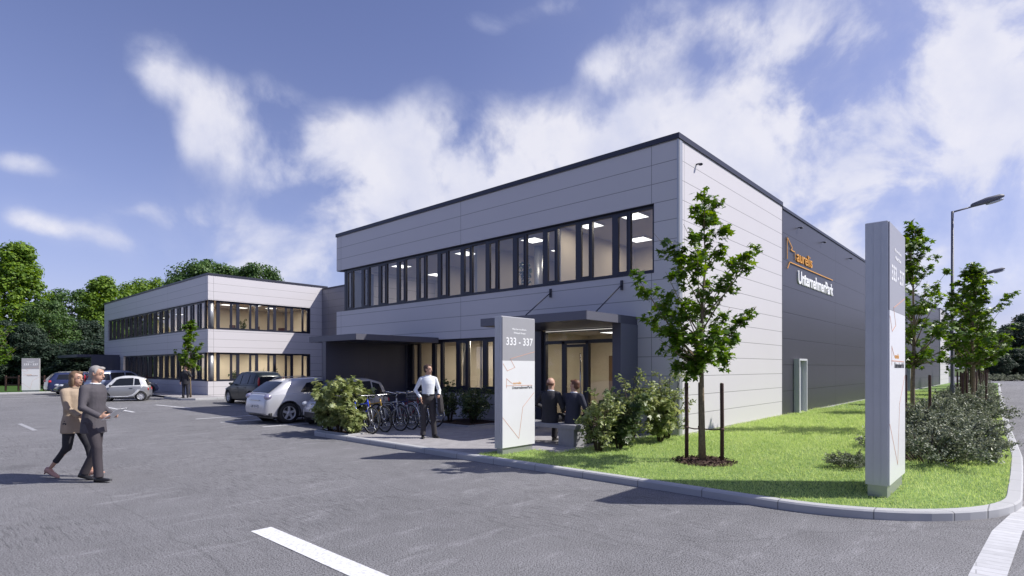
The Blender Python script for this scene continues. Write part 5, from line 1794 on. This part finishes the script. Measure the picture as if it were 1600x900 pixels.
J = sit(); J.update(yaw=radians(-10), elL=(-.37, .02, .80), chest=(0, -.02, .88), head=(.0, .05, 1.245))
person('bald man in a dark suit sitting on the bench, seen from behind', (9.98, 7.93, .096), radians(-84), J,
       dict(hair=HAIRR, hairstyle='bald', top=SUITD, trousers=SUITD, shoes=SHOEB, jacket=True, topname='jacket', collar=SHIRT), 1.08)
J = sit(); J.update(yaw=radians(92), anL=(-.10, .20, .13), knL=(-.12, .44, .54), toeL=(.2, 1, -.3))
person('reddish haired man in a dark suit on the bench, turned to the bald man', (10.12, 7.40, .096), radians(-88), J,
       dict(hair=HAIRR, top=mat('suit_navy', (.025, .027, .048), .8, var=.1, bump=.008, bscale=10), trousers=SUITD, shoes=SHOEB, jacket=True, topname='jacket', collar=SHIRT), 1.05)
# background man with one hand at his face
J = stand(); J.update(elL=(-.34, .10, 1.20), wrL=(-.16, .20, 1.50), handL=((.5, -.2, .8), (.5, -.8, 0), (0, 1, 0), .8), yaw=radians(10))
person('distant man in a black suit by the small tree, hand at his face', (11.15, 34.75, .10), radians(140), J,
       dict(hair=HAIRB, top=SUITD, trousers=SUITD, shoes=SHOEB, jacket=True, topname='jacket', collar=SHIRT), 1.0)

# ------------------------------------------------------------------ bicycles
def bicycle(label, x, y, rz, fm, lean=0.0, guards=False, basket=False, bars='flat', rackc=False, r=.335):
    o = thing('bicycle', label, 'bicycle', (x, y, .098), rz, 'bicycles parked side by side at the shelter')
    o.rotation_euler = (lean, 0, rz)
    wb = 1.04
    for cx in (0, -wb):
        mb = MB(); ring = [(cx + r * cos(a), 0, r + r * sin(a)) for a in [2 * pi * k / 36 for k in range(37)]]
        mb.tube(ring, [.021] * 37, 7, cap=False); w = mb.build('wheel', RUB, o)
        mb = MB(); ring = [(cx + (r - .026) * cos(a), 0, r + (r - .026) * sin(a)) for a in [2 * pi * k / 36 for k in range(37)]]
        mb.tube(ring, [.011] * 37, 6, cap=False); mb.build('rim', CHROME, w)
        mb = MB()
        for k in range(20):
            a = 2 * pi * k / 20; b = a + (.35 if k % 2 else -.35)
            mb.tube([(cx + .02 * cos(b), .025 * (1 if k % 4 < 2 else -1), r + .02 * sin(b)), (cx + (r - .03) * cos(a), 0, r + (r - .03) * sin(a))], .0022, 3, cap=False)
        mb.lathe([(.024, -.04), (.024, .04)], 10, 'Y', (cx, 0, r)); mb.build('spokes', CHROME, w)
    bb = (-.60, 0, .28); st = (-.72, 0, .78); ht = (-.17, 0, .80); hb = (-.12, 0, .64)
    mb = MB()
    mb.tube([bb, st], .017, 8); mb.tube([(st[0] + .02, 0, .70), (ht[0] - .005, 0, .77)], .018, 8); mb.tube([bb, hb], .021, 8); mb.tube([hb, ht, (-.185, 0, .86)], .020, 8)
    for s_ in (-1, 1):
        mb.tube([(bb[0], s_ * .02, bb[2]), (-wb, s_ * .055, r)], .010, 6); mb.tube([(st[0] + .02, s_ * .015, .70), (-wb, s_ * .055, r)], .009, 6)
    mb.build('frame', fm, o)
    mb = MB()
    mb.tube([(-.115, -.055, .66), (-.115, .055, .66)], .018, 8)
    for s_ in (-1, 1):
        mb.tube([(-.115, s_ * .05, .66), (-.06, s_ * .05, .50), (0, s_ * .05, r)], [.015, .014, .010], 8)
    mb.build('fork', ALU, o)
    mb = MB(); mb.tube([(-.185, 0, .84), (-.19, 0, .93), (-.15, 0, .97)], .014, 8)
    if bars == 'flat': pts = [(-.17, -.31, .99), (-.15, -.18, .97), (-.14, 0, .97), (-.15, .18, .97), (-.17, .31, .99)]
    else: pts = [(-.38, -.30, 1.02), (-.22, -.28, 1.04), (-.13, -.12, 1.0), (-.13, .12, 1.0), (-.22, .28, 1.04), (-.38, .30, 1.02)]
    mb.tube(pts, .0125, 8); hbr = mb.build('handlebar', CHROME, o)
    mb = MB()
    for s_ in (-1, 1):
        e = Vector(pts[-1 if s_ > 0 else 0]); f = Vector(pts[-2 if s_ > 0 else 1]); d = (f - e).normalized()
        mb.tube([e, e + d * .11], .017, 8); mb.tube([e + d * .12 + Vector((.03, 0, 0)), e + d * .03 + Vector((.06, 0, -.02))], .005, 5)
    mb.build('grips', BLKP, hbr)
    mb = MB(); rings = []
    for (t, w, z) in ((-.86, .02, .93), (-.85, .07, .935), (-.78, .075, .93), (-.70, .035, .925), (-.60, .018, .92), (-.585, .006, .912)):
        rings.append([(t, w * a, z + b) for a, b in ((-1, -.02), (-.9, .01), (0, .02), (.9, .01), (1, -.02), (0, -.03))])
    mb.rings(rings); mb.tube([st, (-.745, 0, .91)], .013, 8); mb.build('saddle', BLKP, o)
    mb = MB(); mb.lathe([(.085, .028), (.09, .032), (.085, .036)], 20, 'Y', bb)
    mb.tube([(bb[0], .05, bb[2]), (bb[0] + .12, .055, bb[2] - .12)], .010, 6); mb.tube([(bb[0], -.05, bb[2]), (bb[0] - .12, -.055, bb[2] + .12)], .010, 6)
    mb.obox((bb[0] + .12, .10, bb[2] - .12), .09, .07, .02); mb.obox((bb[0] - .12, -.10, bb[2] + .12), .09, .07, .02)
    for z_ in (-.085, .085):
        mb.tube([(bb[0], .034, bb[2] + z_), (-wb, .034, r + z_ * .45)], .004, 4)
    mb.lathe([(.04, .03), (.045, .034), (.04, .038)], 14, 'Y', (-wb, 0, r))
    mb.build('crankset', BLKP, o)
    if guards:
        for cx, a0, a1 in ((0, radians(-15), radians(155)), (-wb, radians(25), radians(200))):
            mb = MB(); rg = []
            for k in range(15):
                a = a0 + (a1 - a0) * k / 14
                rg.append([(cx + (r + q) * cos(a), y_, r + (r + q) * sin(a)) for y_, q in ((-.03, .028), (0, .042), (.03, .028), (0, .036))])
            mb.rings(rg); mb.build('mudguard', CHROME, o)
    if basket:
        mb = MB()
        for z in (.80, .88, .97):
            mb.tube([(-.02, -.16, z), (.22, -.16, z), (.22, .16, z), (-.02, .16, z), (-.02, -.16, z)], .006, 5)
        for k in range(7):
            t = -.16 + .32 * k / 6
            mb.tube([(.22, t, .80), (.22, t, .97)], .004, 4); mb.tube([(-.02, t, .80), (.22, t, .80)], .004, 4); mb.tube([(-.02 + .24 * k / 6, -.16, .80), (-.02 + .24 * k / 6, -.16, .97)], .004, 4)
        mb.build('basket', BLKP, o)
    if rackc:
        mb = MB()
        for s_ in (-1, 1): mb.tube([(-.76, s_ * .05, .74), (-1.22, s_ * .06, .73), (-wb, s_ * .06, r)], .007, 5)
        for t in (-.85, -.95, -1.05, -1.15): mb.tube([(t, -.06, .735), (t, .06, .735)], .006, 5)
        mb.build('carrier', BLKP, o)


BL = mat('frame_blue', (.03, .07, .62), .3, .1, coat=.5)
GO = mat('frame_gold', (.42, .26, .05), .3, .3, coat=.4)
SI = mat('frame_silver', (.45, .46, .50), .3, .5)
NB = mat('frame_navy', (.02, .025, .12), .3, .1, coat=.5)
RD = mat('frame_red', (.30, .02, .03), .3, .1, coat=.4)
BK = mat('frame_black', (.02, .02, .024), .3, .1, coat=.4)
R9 = radians(-90)
for (lb, x, y, dr, fm, ln, kw) in [
    ('black bicycle at the shrub end of the row', 8.02, 12.62, 4, BK, .03, {}),
    ('bright blue mountain bicycle with a wide pale flat handlebar, second in the row', 8.36, 12.20, 3, BL, -.02, {}),
    ('gold framed mountain bicycle with a blue neighbour on its shrub side', 8.81, 12.25, -2, GO, .03, {}),
    ('silver bicycle with raised swept handlebar in the middle of the row', 9.26, 12.2, 2, SI, -.03, dict(bars='up')),
    ('navy bicycle with chrome mudguards and a wire basket', 9.64, 12.2, 0, NB, .02, dict(guards=True, basket=True, bars='up', rackc=True)),
    ('dark red city bicycle partly behind the standing man', 10.08, 12.3, -3, RD, .03, dict(guards=True, bars='up', rackc=True)),
    ('black bicycle with chrome mudguards right behind the standing man', 10.58, 12.3, 3, BK, -.02, dict(guards=True, rackc=True))]:
    bicycle(lb, x, y + .30, R9 + radians(dr), fm, ln, **kw)

# bicycle rack rail with hoops (holds the wheels)
rk = thing('bicycle_rack', 'low steel rack with hoops holding the bicycle wheels', 'bicycle rack', (8.0, 13.3, .098))
mb = MB(); mb.tube([(0, 0, .04), (2.9, 0, .04)], .02, 8); mb.build('rail', ALU, rk)
mb = MB()
for k in range(7):
    x = .08 + k * .43
    for q in (-.045, .045): mb.tube([(x + q, .02, .04), (x + q, .02, .36), (x + q, .22, .36), (x + q, .22, .0)], .009, 6)
mb.build('hoops', ALU, rk)


# ------------------------------------------------------------------ cars
def interp(pts, x):
    if x <= pts[0][0]: return pts[0][1]
    for (a, za), (b, zb) in zip(pts[:-1], pts[1:]):
        if x <= b: return za + (zb - za) * (x - a) / (b - a)
    return pts[-1][1]


def smooth_prof(pts):
    """round off a profile a little"""
    out = [pts[0]]
    for i in range(1, len(pts) - 1):
        p, q, r = pts[i - 1], pts[i], pts[i + 1]
        out += [(q[0] + (p[0] - q[0]) * .18, q[1] + (p[1] - q[1]) * .18), (q[0] + (p[0] + r[0] - 2 * q[0]) * .04, q[1] + (p[1] + r[1] - 2 * q[1]) * .04), (q[0] + (r[0] - q[0]) * .18, q[1] + (r[1] - q[1]) * .18)]
    out.append(pts[-1]); return out


def cut(o, cutters):
    for c in cutters:
        md = o.modifiers.new('b', 'BOOLEAN'); md.operation = 'DIFFERENCE'; md.object = c; md.solver = 'EXACT'
    dg = bpy.context.evaluated_depsgraph_get(); dg.update()
    me = bpy.data.meshes.new_from_object(o.evaluated_get(dg))
    o.modifiers.clear(); old = o.data; o.data = me; bpy.data.meshes.remove(old)
    for c in cutters:
        d = c.data; bpy.data.objects.remove(c); bpy.data.meshes.remove(d)


def car(label, x, y, heading, S, paint, group=None):
    L, W = S['L'], S['W']; r = S['r']
    o = thing('parked_car', label, 'car', (x, y, 0), heading, group)
    belt = smooth_prof([(p[0] * L - L / 2, p[1]) for p in S['belt']]); roof = smooth_prof([(p[0] * L - L / 2, p[1]) for p in S['roof']])
    zb0 = .20

    def hw(x_):
        t = abs(x_) / (L / 2)
        return W / 2 * (1 - S.get('taper', .17) * t ** 4.5 - .05 * t ** 14)
    xs = sorted(set([-L / 2 + L * (.5 - .5 * cos(pi * k / 34)) for k in range(35)]))
    rings = []
    for x_ in xs:
        t = abs(x_) / (L / 2); w = hw(x_); zt = interp(belt, x_)
        zb = zb0 + .10 * max(0, t - .86) / .14; e = max(0, (t - .965) / .035)
        zt = zt - .03 * e; zb += .05 * e; w *= 1 - .05 * e
        hgt = zt - zb
        half = [(.0, zb), (w * .80, zb), (w * .95, zb + .05 * hgt), (w * .985, zb + .28 * hgt), (w, zb + .55 * hgt), (w * .985, zb + .80 * hgt), (w * .955, zt - .035), (w * .90, zt - .006), (w * .5, zt + .012), (0, zt + .018)]
        ring = [(x_, yy, zz) for yy, zz in half] + [(x_, -yy, zz) for yy, zz in half[-2:0:-1]]
        rings.append(ring)
    mb = MB(); mb.rings(rings)
    body = mb.build('body', paint, o)
    axf, axr = S['xf'] * L - L / 2, S['xr'] * L - L / 2
    body.parent = None
    cs = []
    for ax in (axf, axr):
        for s_ in (-1, 1):
            m2_ = MB(); m2_.lathe([(r * 1.13, s_ * (W / 2 - .24)), (r * 1.13, s_ * (W / 2 + .1))], 32, 'Y', (ax, 0, r)); cs.append(m2_.build('cut', paint))
    cut(body, cs)
    body.parent = o
    body.data.polygons.foreach_set('use_smooth', [True] * len(body.data.polygons)); body.data.set_sharp_from_angle(angle=radians(32))
    for ax in (axf, axr):
        m2_ = MB()
        for s_ in (-1, 1):
            m2_.lathe([(r * 1.125, s_ * (W / 2 - .235)), (r * 1.12, s_ * (W / 2 - .235 + .02))], 28, 'Y', (ax, 0, r))
            pts_ = [(ax + r * 1.15 * cos(a), s_ * (interp([(-L / 2, 0), (L / 2, 0)], 0) + hw(ax) - .004), r + r * 1.15 * sin(a)) for a in [radians(-20 + 220 * k / 22) for k in range(23)]]
            m2_.tube(pts_, .016, 6)
        m2_.build('wheel_arch', BLKP if S.get('arch') != 'body' else paint, o)
    # greenhouse
    tum = S.get('tumble', .34)
    x0, x1 = roof[0][0], roof[-1][0]
    gx_ = sorted(set([x0 + (x1 - x0) * k / 30 for k in range(31)] + [p[0] for p in roof]))

    def side(x_, z):
        zb = interp(belt, x_) - .02
        return hw(x_) * .925 - tum * max(0, z - zb)
    rings = []
    for x_ in gx_:
        zr = max(interp(roof, x_), interp(belt, x_) - .015); zb = interp(belt, x_) - .04
        h = zr - zb
        w0 = side(x_, zb + .02); w1 = side(x_, zr - min(.06, h * .4))
        half = [(0, zb), (w0, zb), ((w0 + w1) / 2, zb + (zr - min(.06, h * .4) - zb) * .5), (w1, zr - min(.06, h * .4)), (w1 - .045, zr - min(.018, h * .15)), (w1 * .6, zr + .006), (0, zr + .014)]
        rings.append([(x_, yy, zz) for yy, zz in half] + [(x_, -yy, zz) for yy, zz in half[-2:0:-1]])
    mb = MB(); mb.rings(rings); cab = mb.build('roof', S.get('roofpaint', paint), o); cab.data.set_sharp_from_angle(angle=radians(38))
    # windows
    for poly in S['side_glass']:
        pp_ = [(a * L - L / 2, b) for a, b in poly]
        for s_ in (-1, 1):
            mb = MB(); pts_ = []
            for (a, b) in zip(pp_, pp_[1:] + pp_[:1]):
                for k in range(4): pts_.append((a[0] + (b[0] - a[0]) * k / 4, a[1] + (b[1] - a[1]) * k / 4))
            c = (sum(p[0] for p in pts_) / len(pts_), sum(p[1] for p in pts_) / len(pts_))
            for rr in (1.0,):
                vs = [(p[0], s_ * (side(*p) + .012), p[1]) for p in pts_] + [(c[0], s_ * (side(*c) + .012), c[1])]
                n_ = len(pts_); mb.add(vs, [(i, (i + 1) % n_, n_) for i in range(n_)], False)
            mb.build('side_window', CARP, o)
    for (i0, nm, ins) in (('front', 'windscreen', .075), ('rear', 'rear_window', .085)):
        (xa, za), (xb, zb_) = [(p[0] * L - L / 2, p[1]) for p in S[i0]]
        nx = Vector((zb_ - za, 0, -(xb - xa))).normalized()
        if nx.z < 0: nx = -nx
        mb = MB(); rg = []
        for k in range(7):
            f = k / 6; xx = xa + (xb - xa) * f; zz = za + (zb_ - za) * f
            zz = interp(roof, xx) if True else zz
            w = side(xx, zz) - ins
            rg.append([Vector((xx, w * q, zz + .016 * (1 - q * q))) + nx * .010 for q in (-1, -.8, -.4, 0, .4, .8, 1)])
        mb.rings(rg, cap=False, closed=False); mb.build(nm, CARP, o)
    # wheels
    for ax in (axf, axr):
        for s_ in (-1, 1):
            yc = s_ * (W / 2 - .125)
            mb = MB(); mb.lathe([(r * .66, -.10), (r * .93, -.10), (r, -.07), (r, .07), (r * .93, .10), (r * .66, .10)], 32, 'Y', (ax, yc, r), cap=False); w_ = mb.build('wheel', RUB, o)
            mb = MB(); mb.lathe([(r * .66, -.09), (r * .64, .05), (r * .70, .09), (r * .62, .098), (r * .60, .04)] if s_ > 0 else [(r * .66, .09), (r * .64, -.05), (r * .70, -.09), (r * .62, -.098), (r * .60, -.04)], 32, 'Y', (ax, yc, r), cap=False)
            ns = S.get('spokes', 5)
            for k in range(ns):
                a = 2 * pi * k / ns + .3; ca, sa = cos(a), sin(a)
                yo = yc + s_ * .075
                w0, w1_ = r * .13, r * .10
                vs = []
                for (rad, ww) in ((r * .05, w0), (r * .66, w1_)):
                    for sg_ in (-1, 1):
                        for dy in (-.015, .012): vs.append((ax + rad * ca - sg_ * ww * sa, yo + s_ * dy - s_ * (.01 if rad < r * .3 else 0), r + rad * sa + sg_ * ww * ca))
                mb.add(vs, [(0, 1, 3, 2), (4, 5, 7, 6), (0, 1, 5, 4), (2, 3, 7, 6), (1, 3, 7, 5), (0, 2, 6, 4)])
            mb.lathe([(r * .17, -.02), (r * .16, .02), (r * .08, .025)] if s_ > 0 else [(r * .17, .02), (r * .16, -.02), (r * .08, -.025)], 16, 'Y', (ax, yc + s_ * .07, r))
            mb.build('rim', mat('alloy', (.60, .60, .62), .35, .35), w_)
            mb = MB(); mb.lathe([(r * .62, -.005), (r * .62, .005)], 24, 'Y', (ax, yc - s_ * .02, r)); mb.build('brake_disc', mat('disc_grey', (.09, .09, .10), .5, .3), w_)
    # lamps, bumpers, plate, handles, mirrors
    hz_, tz = S['hz'], S['tz']
    for s_ in (-1, 1):
        w = hw(L / 2 * .93)
        mb = MB(); mb.ell((L / 2 * .915, s_ * (w * .84), hz_), .16, .11, .085, 14, 8, Matrix.Rotation(s_ * radians(-32), 3, 'Z')); mb.build('headlight', mat('lamp_clear', (.55, .57, .62), .08, .2, coat=1.0), o)
        mb = MB()
        tl = S.get('tail', (.10, .12, .12)); tx = S.get('tailx', .945)
        mb.ell((-L / 2 * tx, s_ * (hw(-L / 2 * tx) * S.get('taily', .90)), tz), *tl, 14, 8, Matrix.Rotation(s_ * radians(30), 3, 'Z')); mb.build('tail_light', S.get('tailm', mat('lamp_red', (.45, .012, .02), .15, 0, coat=1.0)), o)
        mb = MB(); mx_ = S.get('mirror', .66) * L - L / 2; mz = interp(belt, mx_) + .07
        mb.ell((mx_, s_ * (hw(mx_) + .08), mz), .06, .10, .07, 12, 8); mb.tube([(mx_, s_ * (hw(mx_) * .9), mz - .03), (mx_, s_ * (hw(mx_) + .04), mz)], .022, 6); mb.build('wing_mirror', S.get('mirrorm', paint), o)
        # door gaps and handles
        mb = MB()
        for dxx in S['doors']:
            xx = dxx * L - L / 2
            for (za_, zb_) in ((.36, .60), (.60, interp(belt, xx) - .05)):
                def yy(z):
                    zt = interp(belt, xx); f = (z - zb0) / (zt - zb0)
                    return hw(xx) * interp([(0, .80), (.05, .95), (.28, .985), (.55, 1.0), (.80, .985), (.95, .95)], f)
                mb.tube([(xx, s_ * (yy(za_) + .0005), za_), (xx, s_ * (yy((za_ + zb_) / 2) + .0005), (za_ + zb_) / 2), (xx, s_ * (yy(zb_) + .0005), zb_)], .005, 4)
        mb.build('door_gap', BLKP, o)
        mb = MB()
        for dxx in S['handles']:
            xx = dxx * L - L / 2; mb.obox((xx, s_ * (hw(xx) * .985 + .012), interp(belt, xx) - .13), .17, .03, .03)
        mb.build('door_handle', S.get('handlem', paint), o)
    mb = MB(); mb.bevbox(L / 2 - .055, L / 2 + .004, -.42, .42, .27, .42, .01); mb.build('grille', BLKP, o)
    mb = MB(); xr_ = -L / 2
    mb.rings([[(xr_ + .02 + .12 * (abs(q)) ** 3 + d_, q * W * .44, z) for q in (-1, -.9, -.6, 0, .6, .9, 1)] + [(xr_ + .10 + .12 * (abs(q)) ** 3, q * W * .44, z) for q in (1, .9, .6, 0, -.6, -.9, -1)] for z, d_ in ((.24, .03), (.26, 0), (.34, -.005), (.36, .02))])
    mb.build('bumper_trim', BLKP, o)
    if S.get('plate'):
        mb = MB(); mb.box(-L / 2 - .022, -L / 2 - .008, -.26, .26, .50, .61); pl = mb.build('number_plate', PYW, o)
        t = text_mesh(S['plate'], 1.0, .001, 'plate_lettering', TXB, pl, Matrix.Identity(4), bold=.02)
        xs_ = [v.co.x for v in t.data.vertices]; ww = max(xs_) - min(xs_)
        t.data.transform(face_mtx((-L / 2 - .0235, .21, .52), (0, -1, 0), (0, 0, 1)) @ Matrix.Diagonal((.42 / ww, .07 / .70, 1, 1)))
        mb = MB(); mb.bevbox(-L / 2 - .02, -L / 2 + .02, -.34, .34, .74, .765, .004); mb.build('trim_bar', CHROME, o)
    if S.get('rails'):
        for s_ in (-1, 1):
            mb = MB(); pts_ = []
            for k in range(9):
                xx = (S['rails'][0] + (S['rails'][1] - S['rails'][0]) * k / 8) * L - L / 2
                zz = interp(roof, xx); pts_.append((xx, s_ * (side(xx, zz) - .06), zz + (.045 if 0 < k < 8 else .0)))
            mb.tube(pts_, .014, 6); mb.build('roof_rail', ALU, o)
    mb = MB(); mb.tube([(-L / 2 * .5, 0, interp(roof, -L / 2 * .5)), (-L / 2 * .5 - .12, 0, interp(roof, -L / 2 * .5) + .22)], [.006, .003], 5); mb.build('aerial', BLKP, o)
    mb = MB(); mb.box(-L / 2 * .84, L / 2 * .84, -W * .33, W * .33, .15, .24); mb.build('underbody', BLKP, o)
    return o


def paint(name, c, metal=.25, rough=.28):
    return mat(name, c, rough, metal, var=.02, coat=.8)


CARP = mat('car_window', (.012, .014, .02), .10, 0.0, spec=.35)
WHT = paint('paint_pearl', (.50, .50, .53), .2); SLV = paint('paint_silver', (.30, .30, .31), .45, .35)
CELL = paint('paint_white_silver', (.66, .66, .67), .15)
BLU = paint('paint_blue', (.012, .020, .085), .2); BLC = paint('paint_black', (.012, .012, .014), .1, .2)
GRN = paint('paint_dark_green', (.018, .024, .026), .2, .22); PBL = paint('paint_pale_blue', (.15, .18, .28), .35)

GRN = mat('paint_green_black', (.012, .018, .018), .35, .1, coat=.25)
HATCH = dict(L=4.25, W=1.76, r=.335, xf=.80, xr=.175, taper=.14,
             belt=[(0, .60), (.012, .88), (.05, .97), (.30, .97), (.60, .92), (.74, .90), (.93, .74), (.985, .60), (1, .50)],
             roof=[(.035, .96), (.16, 1.34), (.26, 1.42), (.45, 1.455), (.56, 1.42), (.735, .92)],
             side_glass=[[(.27, 1.00), (.40, .98), (.40, 1.33), (.33, 1.29)], [(.415, .98), (.66, .95), (.58, 1.26), (.53, 1.33), (.415, 1.34)]],
             front=[(.57, 1.41), (.725, .94)], rear=[(.045, .99), (.155, 1.33)], hz=.68, tz=.86, tail=(.13, .13, .10), tailx=.935, taily=.86,
             tailm=mat('lamp_smoked', (.32, .30, .42), .12, .3, coat=1.0), doors=[.40, .68], handles=[.46], plate='LIS 219', rails=(.2, .5))
car('white three-door hatchback parked beside the shelter wall, rear end towards the car park', 10.03, 18.37, 0, HATCH, WHT)
CITY = dict(L=2.50, W=1.50, r=.285, xf=.84, xr=.15, taper=.22,
            belt=[(0, .55), (.03, .86), (.2, .90), (.6, .88), (.80, .84), (.95, .70), (1, .52)],
            roof=[(.03, .88), (.10, 1.32), (.3, 1.45), (.55, 1.44), (.66, 1.36), (.86, .84)],
            side_glass=[[(.12, .95), (.27, .93), (.27, 1.33), (.16, 1.26)], [(.29, .93), (.75, .90), (.64, 1.26), (.58, 1.34), (.29, 1.36)]],
            front=[(.67, 1.34), (.845, .88)], rear=[(.035, .93), (.095, 1.28)], hz=.66, tz=.72, tail=(.05, .07, .09), doors=[.28, .76], handles=[.34], mirror=.72)
car('small white car half hidden behind the yellow-green shrubs', 10.0, 16.32, pi, dict(CITY, tumble=.36), WHT)
SM = dict(CITY, L=2.70, W=1.56, r=.29, roofpaint=CELL, xf=.845, xr=.155, mirrorm=BLKP, handlem=BLKP, spokes=9, tail=(.05, .08, .10),
          belt=[(0, .55), (.03, .88), (.2, .93), (.6, .90), (.78, .86), (.92, .74), (1, .50)],
          roof=[(.03, .90), (.10, 1.36), (.3, 1.52), (.5, 1.53), (.66, 1.42), (.84, .88)],
          side_glass=[[(.16, .99), (.28, .97), (.28, 1.38), (.20, 1.34)], [(.30, .97), (.72, .94), (.62, 1.30), (.56, 1.38), (.30, 1.41)]],
          front=[(.67, 1.40), (.83, .91)], rear=[(.035, .95), (.095, 1.32)], arch='body')
sm = car('tiny two-tone silver and white city car parked crosswise, seen from its side', 8.58, 35.98, radians(156), SM, SLV)
sm.scale = (.88, .88, .88)
# white cell curving round the door of the tiny car
for s_ in (-1, 1):
    mb = MB(); L_ = 2.70
    pts_ = [(.73, .93), (.66, .40), (.60, .31), (.36, .30), (.30, .36), (.20, .62), (.14, .88)]
    pts_ = [(.755, .30), (.60, .29), (.40, .29), (.30, .36), (.22, .60), (.15, .88), (.13, 1.0)]
    rg = []
    for i, (a, b) in enumerate(pts_):
        xx = a * L_ - L_ / 2; t = abs(xx) / (L_ / 2); w = 1.56 / 2 * (1 - .22 * t ** 4.5)
        f = max(0, min(1, (b - .2) / .7)); w *= interp([(0, .80), (.05, .95), (.28, .985), (.55, 1.0), (.80, .985), (.95, .95), (1, .93)], f)
        q = pts_[max(0, i - 1)]; n_ = pts_[min(len(pts_) - 1, i + 1)]; d = Vector(((n_[0] - q[0]) * L_, n_[1] - q[1])).normalized(); nn = Vector((-d.y, d.x)) * (.035 if i < 3 else .075)
        rg.append([(xx + nn.x, s_ * (w - .01), b + nn.y), (xx + nn.x * .8, s_ * (w + .012), b + nn.y * .8), (xx - nn.x * .8, s_ * (w + .012), b - nn.y * .8), (xx - nn.x, s_ * (w - .01), b - nn.y)])
    mb.rings(rg); mb.build('safety_cell', CELL, sm)
MPV = dict(L=3.8, W=1.66, r=.32, xf=.82, xr=.16, taper=.13,
           belt=[(0, .60), (.01, .90), (.04, .96), (.3, .96), (.7, .93), (.80, .90), (.95, .74), (1, .50)],
           roof=[(.02, .95), (.05, 1.40), (.12, 1.56), (.35, 1.61), (.58, 1.57), (.80, .92)],
           side_glass=[[(.10, 1.03), (.24, 1.01), (.24, 1.44), (.12, 1.40)], [(.26, 1.01), (.46, .99), (.46, 1.48), (.26, 1.46)], [(.48, .99), (.71, .97), (.60, 1.40), (.56, 1.47), (.48, 1.48)]],
           front=[(.595, 1.54), (.785, .96)], rear=[(.022, 1.0), (.048, 1.36)], hz=.70, tz=1.12, tail=(.05, .06, .22), tailx=.965, taily=.84, doors=[.25, .47, .74], handles=[.30, .52])
car('dark green people carrier parked along the wall of the distant block', 12.30, 28.55, radians(90), MPV, GRN)
EST = dict(L=4.6, W=1.78, r=.33, xf=.80, xr=.20, taper=.14,
           belt=[(0, .58), (.01, .86), (.04, .94), (.4, .94), (.66, .90), (.74, .88), (.94, .74), (1, .48)],
           roof=[(.015, .93), (.09, 1.38), (.14, 1.43), (.42, 1.46), (.53, 1.42), (.72, .90)],
           side_glass=[[(.10, 1.00), (.24, .99), (.24, 1.34), (.13, 1.32)], [(.255, .99), (.42, .97), (.42, 1.37), (.255, 1.35)], [(.435, .97), (.64, .94), (.54, 1.30), (.50, 1.36), (.435, 1.37)]],
           front=[(.54, 1.41), (.71, .93)], rear=[(.02, .97), (.085, 1.34)], hz=.66, tz=.86, tail=(.10, .15, .10), doors=[.25, .43, .67], handles=[.29, .47], rails=(.12, .52))
car('dark blue estate car with red tail lights parked beside the small far pylon', 9.3, 48.2, 0, EST, BLU)
car('glossy black car nose out between the blue estate and the walking couple', 9.35, 45.2, pi, dict(EST, rails=None), BLC)
car('pale blue car behind the tiny two-tone car', 10.1, 43.0, radians(10), dict(MPV, H=1.5), PBL)
